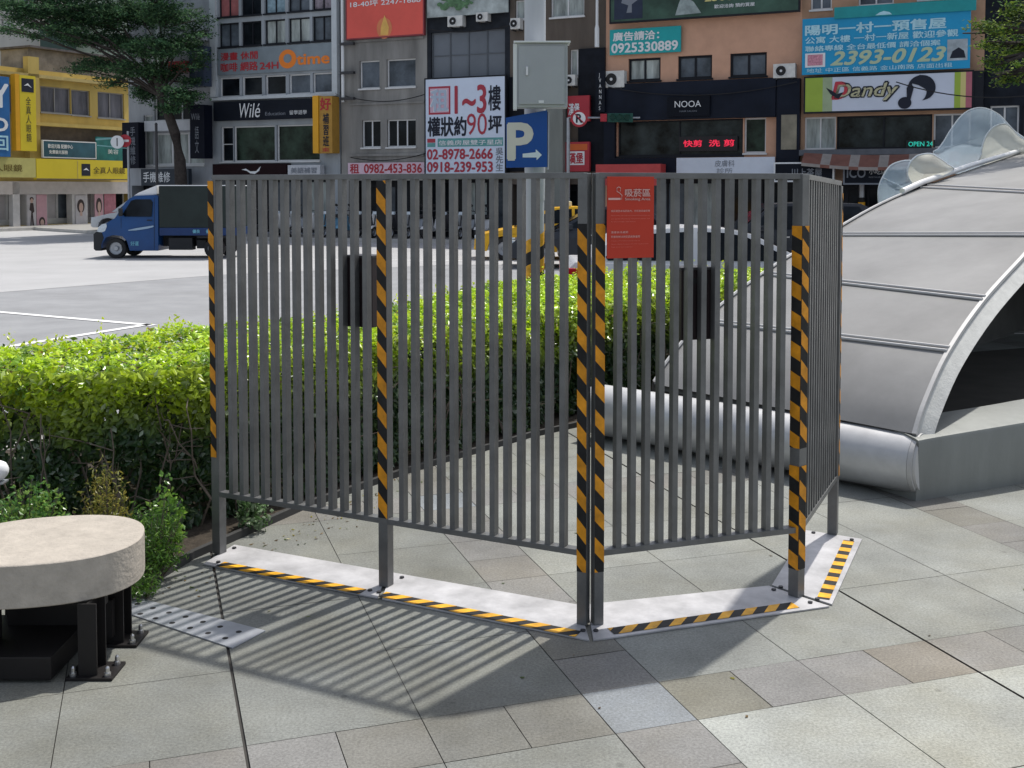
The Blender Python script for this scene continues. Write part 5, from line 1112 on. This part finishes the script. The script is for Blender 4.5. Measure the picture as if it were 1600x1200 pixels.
def car(label, loc, rz, paint, L_=4.5, H_=1.45, W_=1.76, group=None, name='car', cat='car', suv=False, taxi=False, lamp=None, body_hi=.95):
    """nose towards -x"""
    t = thing(name, (0, 0, 0), label, cat, group); hw = W_ / 2
    k = L_ / 4.5; hr_ = H_
    body = [(0, .30), (.02, .58), (.18, .70), (.95, .86), (1.35, .93), (3.9, .97), (4.35, .98), (4.48, .85), (4.5, .35), (4.35, .25), (3.98, .25), (3.94, .45), (3.75, .62), (3.5, .66), (3.25, .62), (3.06, .45), (3.02, .22), (1.33, .22), (1.29, .45), (1.1, .62), (.85, .66), (.6, .62), (.41, .45), (.37, .25), (.1, .25)]
    body = [(x * k, z) for x, z in body]
    m = MB(); m.sweep(body, lambda x, z: hw - .10 * max(0, (.35 - x)) - .12 * max(0, x - L_ + .35) - (.05 if z > .8 else 0)); m.build('body', paint, t, bevel=.03, smooth=True)
    roof = [(1.15, .92), (1.55, 1.12), (1.98, 1.34), (2.25, H_ - .03), (2.8, H_), (3.4, H_ - .03), (3.8, 1.32), (4.2, 1.0), (4.25, .96)] if not suv else [(1.0, .92), (1.5, 1.30), (1.85, H_ - .04), (2.6, H_), (3.9, H_ - .03), (4.25, H_ - .2), (4.4, .96)]
    roof = [(x * k, z) for x, z in roof]; rf_ = lambda x, z: hw - .06 - max(0, z - .95) * .42
    m = MB(); m.sweep(roof, rf_); m.build('cabin', paint, t, bevel=.03, smooth=True)
    def side(pts, nm, mt, kk=.008):
        for sy in (-1, 1): mm = MB(); mm.face([(x * k, sy * (rf_(x * k, z) + kk), z) for x, z in pts]); mm.build(nm, mt, t)
    if not suv:
        side([(1.42, .99), (1.72, 1.13), (2.08, 1.31), (2.32, H_ - .08), (2.72, H_ - .06), (2.72, 1.0)], 'front_window', GLS); side([(2.80, 1.0), (2.80, H_ - .06), (3.35, H_ - .09), (3.68, 1.29), (3.95, 1.05), (3.92, 1.0)], 'rear_window', GLS)
    else:
        side([(1.3, .99), (1.62, 1.30), (1.95, H_ - .1), (2.6, H_ - .08), (2.6, 1.0)], 'front_window', GLS); side([(2.68, 1.0), (2.68, H_ - .08), (3.85, H_ - .1), (4.12, 1.05)], 'rear_window', GLS)
    a_, c_ = roof[0], roof[3 if not suv else 2]
    m = MB(); e = .02
    for (p, q_) in zip(roof[:(3 if not suv else 2)], roof[1:(4 if not suv else 3)]):
        m.face([(p[0] - e, -rf_(*p) + .05, p[1] + e * .6), (q_[0] - e, -rf_(*q_) + .05, q_[1] + e * .6), (q_[0] - e, rf_(*q_) - .05, q_[1] + e * .6), (p[0] - e, rf_(*p) - .05, p[1] + e * .6)])
    m.build('windscreen', GLS, t)
    for sy in (-1, 1):
        m = MB(); m.box(.02 * k, .34 * k, min(sy * (hw - .06), sy * (hw - .3)), max(sy * (hw - .015), sy * (hw - .3)), .56, .68); m.build('headlight', MATS['lamp_clear'], t, bevel=.02)
        m = MB(); m.box(4.2 * k, 4.49 * k, min(sy * (hw - .025), sy * (hw - .3)), max(sy * (hw - .025), sy * (hw - .3)), .72, .90); m.build('tail_light', mat('tail_red', (.45, .01, .02), .25, var=.1), t, bevel=.02)
        m = MB(); m.box(1.45 * k, 1.65 * k, min(sy * hw, sy * (hw + .16)), max(sy * hw, sy * (hw + .16)), .96, 1.08); m.build('mirror', paint, t, bevel=.03)
        for xx in (2.0, 2.95): m = MB(); m.box(xx * k, (xx + .18) * k, min(sy * (hw - .02), sy * (hw + .012)), max(sy * (hw - .02), sy * (hw + .012)), .80, .83); m.build('door_handle', CHROME, t)
        m = MB()
        for xx in (1.42, 2.76, 3.42): m.box(xx * k, (xx + .012) * k, min(sy * (hw - .01), sy * (hw + .004)), max(sy * (hw - .01), sy * (hw + .004)), .30, .9)
        m.build('door_seam', BLK, t)
        for xx in (.85, 3.5): wheel(t, xx * k, sy * (hw - .12), .315, .2, side=sy)
    if taxi: m = MB(); m.box(2.5, 2.68, -.28, .28, H_ + .001, H_ + .14); m.build('roof_lamp', mat('roof_lamp', (.7, .68, .5), .4, var=0), t, bevel=.03)
    t.location = loc; t.rotation_euler = (0, 0, rz); return t
def place(u, d): return Vector(((u - 800) * d / F, d, RZ))
SIL = mat('car_white', (.62, .63, .65), .25, .2, var=.04); 
# silver sedan on the near lane, nose to the right
c_ = place(1385, 15.4); car('white sedan with its nose to the right passing behind the red notice and the hedge', c_, math.pi, SIL, L_=4.55, H_=1.44)
car('yellow taxi with its nose to the left behind the centre of the screen', place(742, 30.6), 0, mat('taxi_yellow', (.72, .40, .02), .3, .0, var=.05), L_=4.4, taxi=True)
car('white hatchback standing by the far kerb behind the blue truck nose', Vector((-18.1, 48.4, RZ)), -R(8), mat('suv_white', (.6, .62, .64), .3, var=.05), L_=4.3, H_=1.6, suv=True)
car('dark hatchback hiding the rear of the yellow taxi behind the taped double post', place(796, 27.5), 0, mat('car_graphite', (.035, .04, .05), .25, .2, var=.1), L_=4.2, H_=1.5)
car('dark estate car on the far lane behind the right part of the screen', place(1075, 26.5), 0, mat('car_black', (.03, .033, .04), .25, .2, var=.1), L_=4.6, H_=1.62, suv=True)

# scooters parked along the far kerb
def scooter(label, paint):
    t = thing('scooter', (0, 0, 0), label, 'scooter', 'scooters parked along the far kerb')
    m = MB(); m.sweep([(.50, .25), (1.35, .38), (1.62, .62), (1.66, .74), (1.2, .74), (.98, .70), (.86, .40), (.55, .34), (.42, .42), (.30, .85), (.22, .92), (.16, .86), (.24, .55), (.34, .3)], lambda x, z: .15 if z > .3 else .10); m.build('body', paint, t, bevel=.03, smooth=True)
    m = MB(); m.sweep([(.9, .74), (1.6, .76), (1.66, .82), (1.25, .86), (.95, .82)], lambda x, z: .14); m.build('seat', BLK, t, bevel=.03)
    m = MB(); m.tube([(.28, -.32, 1.02), (.22, -.1, .98), (.22, .1, .98), (.28, .32, 1.02)], .018, 6); m.tube([(.22, 0, .98), (.10, 0, .55), (.02, 0, .25)], .03, 6); m.build('handlebar', STEELD, t)
    m = MB(); m.box(.12, .24, -.09, .09, .86, .98); m.build('headlight', MATS['lamp_clear'], t, bevel=.03)
    for sy in (-1, 1):
        m = MB(); m.tube([(.25, sy * .2, 1.0), (.22, sy * .28, 1.2)], .007, 5); m.tube([(.21, sy * .28, 1.2), (.225, sy * .28, 1.21)], .06, 10); m.build('mirror', BLK, t)
    wheel(t, 0.0, 0, .22, .1, side=-1); wheel(t, 1.28, 0, .22, .11, side=-1)
    m = MB(); m.sweep([(-.2, .36), (-.1, .45), (.08, .47), (.2, .38), (.08, .43), (-.1, .41)], lambda x, z: .06); m.build('front_fender', paint, t)
    m = MB(); m.box(1.63, 1.68, -.08, .08, .60, .68); m.build('tail_light', MATS['tail_red'], t); return t
protos = [scooter('s', mat('sc_white', (.62, .62, .62), .3, var=.05)), scooter('s', mat('sc_blue', (.12, .30, .45), .3, var=.05)), scooter('s', mat('sc_black', (.03, .03, .035), .3, var=.1)), scooter('s', mat('sc_silver', (.34, .36, .38), .3, .3, var=.05))]
KD = Vector((8.16, -2.3, 0)).normalized(); K0 = Vector((-9.73, 40.8, RZ))
names = ['white', 'pale blue', 'black', 'silver']
order = [2, 0, 3, 0, 1, 1, 2, 0, 2, 3, 0, 2, 3, 0]
wh = ['first', 'second', 'third', 'fourth', 'fifth', 'sixth', 'seventh', 'eighth', 'ninth', 'tenth', 'eleventh', 'twelfth', 'thirteenth', 'fourteenth']
used = set()
for i, k in enumerate(order):
    pos = K0 + KD * (-.2 + i * .66) + Vector((-KD.y, KD.x, 0)) * .45
    o = protos[k] if k not in used else copy_tree(protos[k]); used.add(k)
    o.location = Vector((pos.x + .3, pos.y, 0)) ; o.rotation_euler = (0, 0, R(68) + random.uniform(-.12, .12))
    o['label'] = '%s scooter parked on the far pavement, %s of the row from the truck' % (names[k], wh[i])
# ------------------------------------------------------------------ street pole with cabinet and parking sign
pd = 12.9; pb = Vector(((836 - 800) * pd / F, pd + .1, 0))
PG = mat('pole_grey', (.46, .48, .50), .5, .2, var=.07, scale=3, streak=True)
t = thing('street_pole', pb, 'tall thick grey street pole with hazard tape near its foot behind the hedge', 'pole')
m = MB(); m.tube([pb + Z * 0, pb + Z * 1.7], .110, 24); m.tube([pb + Z * 1.7, pb + Z * 2.2, pb + Z * 7.5], [.115, .125, .125], 24); m.build('shaft', PG, t, smooth=True)
m = MB()
for i in range(4):
    for k in range(24):
        a_, c_ = 2 * math.pi * k / 24, 2 * math.pi * (k + 1) / 24; r_ = .113; z0 = .45 + i * .15; w0, w1 = z0 + .30 * k / 24, z0 + .30 * (k + 1) / 24
        m.face([pb + Vector((r_ * math.cos(a_), r_ * math.sin(a_), w0)), pb + Vector((r_ * math.cos(c_), r_ * math.sin(c_), w1)), pb + Vector((r_ * math.cos(c_), r_ * math.sin(c_), w1 + .15)), pb + Vector((r_ * math.cos(a_), r_ * math.sin(a_), w0 + .15))], i % 2)
m.build('hazard_tape', [BLACK, YELLOWT], t)
cd = 12.6
t = thing('control_cabinet', Y(843, 168, cd), 'grey metal control cabinet with a small handle mounted on the street pole', 'cabinet')
a_, c_ = Y(808, 168, cd), Y(887, 67, cd); CBM = mat('cabinet_grey', (.40, .42, .44), .5, .15, var=.05, scale=3)
m = MB(); m.box(a_.x, c_.x, cd, cd + .22, a_.z, c_.z); m.build('body', CBM, t, bevel=.008)
m = MB(); m.box(a_.x + .02, c_.x - .035, cd - .022, cd - .002, a_.z + .035, c_.z - .035); dr = m.build('door', CBM, t, bevel=.004)
m = MB(); m.box(a_.x + .10, a_.x + .125, cd - .04, cd - .024, a_.z + .36, a_.z + .46); m.build('handle', CHROME, dr, bevel=.003)
m = MB(); m.box(c_.x - .33, c_.x - .27, cd - .026, cd - .023, a_.z + .05, a_.z + .08); m.build('maker_plate', T_WHT, dr)
m = MB(); m.box(a_.x - .04, c_.x + .03, cd - .05, cd + .24, c_.z, c_.z + .018); m.build('rain_roof', T_WHT, t)
m = MB(); m.box(a_.x - .045, a_.x - .002, cd + .0, cd + .20, a_.z - .02, c_.z - .01); m.build('side_conduit', T_WHT, t)
t = thing('parking_sign', Y(824, 262, 12.7), 'blue parking sign with a white P and an arrow under the grey cabinet', 'sign')
c00, c10, c11, c01 = Y(791, 262, 12.70), Y(855, 261, 12.70), Y(855, 172, 12.70), Y(790, 184, 12.70)
PB = mat('sign_blue_deep', (.008, .075, .33), .4, var=.05)
m = MB(); fr = [c00, c10, c11, c01]; bk = [p + Vector((0, .03, 0)) for p in fr]; m.mesh(fr + bk, [(0, 1, 2, 3), (7, 6, 5, 4), (0, 4, 5, 1), (1, 5, 6, 2), (2, 6, 7, 3), (3, 7, 4, 0)]); m.build('board', PB, t)
e = (c10 - c00).normalized(); W_ = (c10 - c00).length; H_ = (c01 - c00).length; PW = mat('sign_cream', (.68, .66, .60), .5, var=.05)
text('P', c00 + e * W_ * .06 + Z * H_ * .17 + Vector((0, -.004, 0)), e, Z, W_ * .56, H_ * .70, PW, t, bold=.035, name='letter')
m = MB(); ap = [(.40, .20), (.40, .275), (.72, .30), (.72, .36), (.87, .245), (.74, .14), (.74, .195)]
m.face([c00 + e * W_ * x + Z * H_ * y + Vector((0, -.004, 0)) for x, y in ap]); m.build('arrow', mat('arrow_white', (.7, .78, .84), .5, var=0), t)
m = MB(); m.tube([Y(856.5, 175, 12.73), Y(856, 265, 12.73)], .012, 8); m.build('edge_post', GALV, t)

# round prohibition sign and the hanging signals
def disc3(m, c, r_, n=28, mi=0, off=0.0, r0=0.0):
    pts = [c + Vector((r_ * math.cos(2 * math.pi * i / n), -off, r_ * math.sin(2 * math.pi * i / n))) for i in range(n)]
    m.face(pts, mi)
sd_ = 37.4
t = thing('round_sign', Y(905, 185, sd_), 'round white sign with red ring and black R left of the signal', 'sign'); c = Y(905, 185, sd_)
m = MB(); m.tube([c + Vector((0, .03, 0)), c + Vector((0, 0, 0))], .29, 28); m.build('disc', RD, t)
m = MB(); disc3(m, c, .215, off=.004); m.build('white_field', T_WHT, t); text('R', c + Vector((-.10, -.008, -.14)), (1, 0, 0), Z, .20, .28, T_BLK, t, bold=.03)
m = MB(); m.tube([c + Vector((-.19, -.01, .19)), c + Vector((.19, -.01, -.19))], .018, 6); m.build('slash', RD, t)
t = thing('traffic_signal', Y(940, 185, sd_), 'horizontal green traffic signal on a thin arm in front of the black shop front', 'traffic light')
SG = mat('signal_green_paint', (.02, .09, .07), .5, var=.2)
m = MB(); m.tube([Y(888, 184, sd_ + .1), Y(1000, 184, sd_ + .1)], .035, 8); m.tube([Y(888, 184, sd_ + .1), Vector((Y(888, 184, sd_ + .1).x, sd_ + .1, RZ))], .06, 10); m.build('arm', GALV, t)
a_, c_ = Y(949, 191, sd_), Y(989, 177, sd_); m = MB(); m.box(a_.x, c_.x, sd_ - .02, sd_ + .08, a_.z, c_.z); m.build('housing', SG, t, bevel=.02)
a_, c_ = Y(938, 190, sd_), Y(948, 178, sd_); m = MB(); m.box(a_.x, c_.x, sd_ - .06, sd_ + .05, a_.z, c_.z); m.build('red_lamp_box', RD, t, bevel=.01)
for uu in (957, 968, 980): m = MB(); q_ = Y(uu, 184, sd_ - .04); m.tube([q_, q_ + Vector((0, -.10, .01))], .11, 14, cap=False); m.build('hood', SG, t)
sp2 = 35.4; base = place(1346, sp2)
t = thing('traffic_signal', base, 'green traffic signal on a bent grey post with a striped foot', 'traffic light')
zt = Y(1340, 190, sp2).z
m = MB(); m.tube([base, Vector((base.x, base.y, zt - .42)), Vector((base.x - .02, base.y, zt - .17)), Vector((base.x - .1, base.y, zt))], [.10, .08, .075, .075], 12); m.tube([Vector((base.x + .02, base.y, zt)), Vector((base.x + .02, base.y, Y(1350, 102, sp2).z))], .022, 6); m.build('post', GALV, t, smooth=True)
a_, c_ = Y(1314, 181, sp2), Y(1345, 164, sp2); m = MB(); m.box(a_.x, c_.x, sp2 - .1, sp2 + .05, a_.z, c_.z); m.build('housing', SG, t, bevel=.04)
for uu in (1319, 1329, 1339): m = MB(); q_ = Y(uu, 171, sp2 - .1); m.tube([q_, q_ + Vector((0, -.12, .01))], .10, 12, cap=False); m.build('hood', SG, t)
m = MB()
for i in range(5): m.tube([Vector((base.x, base.y, Y(0, 345, sp2).z + i * .15)), Vector((base.x, base.y, Y(0, 345, sp2).z + i * .15 + .15))], .115, 10, mi=i % 2)
m.build('hazard_band', [BLACK, YELLOWT], t)
# no-entry and lane signs by the corner
cd = 44.0; t = thing('sign_post', Vector(place(202, cd)), 'post with a red no-entry disc and white round sign by the yellow building', 'sign post')
m = MB(); x_ = t.location.x; m.tube([t.location, Vector((x_, cd, Y(0, 205, cd).z))], .05, 8); m.build('post', GALV, t)
m = MB(); m.tube([Y(150, 218, cd), Y(202, 214, cd)], .04, 6); m.tube([Y(152, 227, cd), Y(202, 232, cd)], .025, 6); m.build('arm', mat('teal_arm', (.25, .5, .5), .5, var=.1), t)
c = Y(195, 220, cd - .15); m = MB(); m.tube([c + Vector((0, .04, 0)), c], .25, 24); ds = m.build('no_entry_disc', RD, t); m = MB(); m.face([c + Vector(q_) for q_ in ((-.16, -.006, -.045), (.16, -.006, -.045), (.16, -.006, .045), (-.16, -.006, .045))]); m.build('white_bar', T_WHT, ds)
c = Y(183, 222, cd - .3); m = MB(); m.tube([c + Vector((0, .04, 0)), c], .26, 24); ds = m.build('white_disc', T_WHT, t); m = MB(); m.face([c + Vector(q_) for q_ in ((-.02, -.006, -.16), (.02, -.006, -.16), (.02, -.006, .16), (-.02, -.006, .16))]); m.build('black_bar', T_BLK, ds)
t = thing('lamp_post', Vector(place(246, 43.6)), 'thin dark post rising behind the cab of the blue truck', 'post'); m = MB(); m.tube([t.location, Vector((t.location.x, 43.6, Y(0, 195, 43.6).z))], .055, 8); m.build('shaft', STEELD, t); m = MB(); m.tube([Vector((t.location.x, 43.6, Y(0, 195, 43.6).z)), Vector((t.location.x, 43.6, Y(0, 195, 43.6).z + .08))], [.07, .03], 8); m.build('cap', STEELD, t)

# ------------------------------------------------------------------ trees
LEAFT = mat('tree_leaf', (1, 1, 1), .75, var=.0, tint=True, trans=.25, spec=.15)
def tree(label, base, trunk, blobs, n, size, cols, seed, limbs=True):
    r = random.Random(seed); t = thing('street_tree', base, label, 'tree'); m = MB(); BK = mat('bark', (.05, .042, .038), .9, var=.35, scale=9, bump=.6, bscale=12)
    m.tube(trunk, [.27 - .12 * i / (len(trunk) - 1) for i in range(len(trunk))], 12)
    m.build('trunk', BK, t, smooth=True); m = MB(); top_ = trunk[-1]
    for i, (c, rx, rz_) in enumerate(blobs):
        s0 = trunk[-1] if i % 2 else trunk[-2]; mid = s0.lerp(c, .5) + Vector((r.gauss(0, .15), r.gauss(0, .15), .25)); m.tube([s0, mid, c], [.06, .035, .012], 6)
        for k in range(4): q_ = c + Vector((r.uniform(-1, 1) * rx, r.uniform(-1, 1) * rx, r.uniform(-.4, .4) * rz_)); m.tube([mid.lerp(c, .6), q_], [.03, .008], 4)
    m.build('limbs', BK, t); m = MB(); tot = sum(rx * rx * rz_ for _, rx, rz_ in blobs)
    for (c, rx, rz_) in blobs:
        ncl = int(n * rx * rx * rz_ / tot / 34) + 6
        for k in range(ncl):
            while True:
                v = Vector((r.uniform(-1, 1), r.uniform(-1, 1), r.uniform(-1, 1)))
                if v.length < 1: break
            v = v * (0.55 + .45 * r.random()); q_ = c + Vector((v.x * rx, v.y * rx, v.z * rz_)); g0 = r.uniform(.5, 1.6)
            for j in range(30):
                p = q_ + Vector((r.gauss(0, .19), r.gauss(0, .19), r.gauss(0, .06))) * (size / .13); cc = r.choice(cols)
                leaf(m, p, size * r.uniform(.7, 1.5), Vector((r.gauss(0, .6), r.gauss(0, .6), 1)), tuple(x * g0 for x in cc), r, .42)
    m.build('crown', LEAFT, t); return t
td = 44.3; bs = Vector((Y(281, 300, td).x, td, 0))
trunk = [bs] + [Y(u, v, td) for u, v in ((283, 290), (281, 250), (274, 210), (262, 175), (252, 150), (246, 125))]
bl_ = [(35, 18, 45, 22), (95, 20, 55, 30), (160, 25, 60, 34), (215, 20, 50, 30), (262, 22, 45, 28), (130, 62, 42, 14), (190, 70, 50, 22), (245, 75, 50, 26), (290, 62, 32, 24), (155, 100, 48, 14), (125, 108, 26, 9), (205, 108, 45, 16), (255, 112, 42, 20), (228, 145, 34, 18), (278, 150, 34, 20), (48, 38, 16, 12), (55, 55, 7, 7), (305, 170, 14, 8), (268, 170, 28, 10), (300, 128, 22, 10), (20, 45, 24, 14), (100, 50, 40, 16), (310, 95, 20, 22), (315, 40, 20, 30), (175, 128, 30, 10), (300, 150, 22, 12), (70, -20, 60, 26), (150, -30, 70, 30), (240, -25, 60, 30), (-20, -10, 50, 25)]
sc_ = td / F
tree('broad dark green street tree with a leaning trunk behind the blue truck', bs, trunk, [(Y(u, v, td + ((i * 37) % 7 - 3) * .35), rx * sc_ * 1.02, rz_ * sc_ * 1.0) for i, (u, v, rx, rz_) in enumerate(bl_)], 66000, .125, [(.05, .115, .055), (.085, .165, .07), (.03, .07, .038)], 21)
td = 13.3; sc_ = td / F; bs = Vector((9.7, td, 0))
trunk = [bs, Vector((9.6, td, 1.2)), Vector((9.3, td, 2.2)), Vector((8.7, td, 3.0)), Vector((8.0, td, 3.5))]
bl_ = [(1555, 42, 36, 18), (1590, 20, 30, 26), (1548, 68, 26, 10), (1585, 72, 38, 22), (1600, 108, 40, 20), (1560, 100, 22, 14), (1640, 60, 50, 50), (1570, 125, 22, 8), (1720, 20, 80, 70), (1850, 0, 110, 90), (1960, 60, 90, 70), (1760, 100, 70, 40)]
tree('leafy branch of a tree reaching in at the upper right border over the blue banner', bs, trunk, [(Y(u, v, td + ((i * 31) % 5 - 2) * .2), rx * sc_, rz_ * sc_) for i, (u, v, rx, rz_) in enumerate(bl_)], 30000, .055, [(.10, .17, .03), (.16, .22, .035), (.05, .10, .03)], 22)
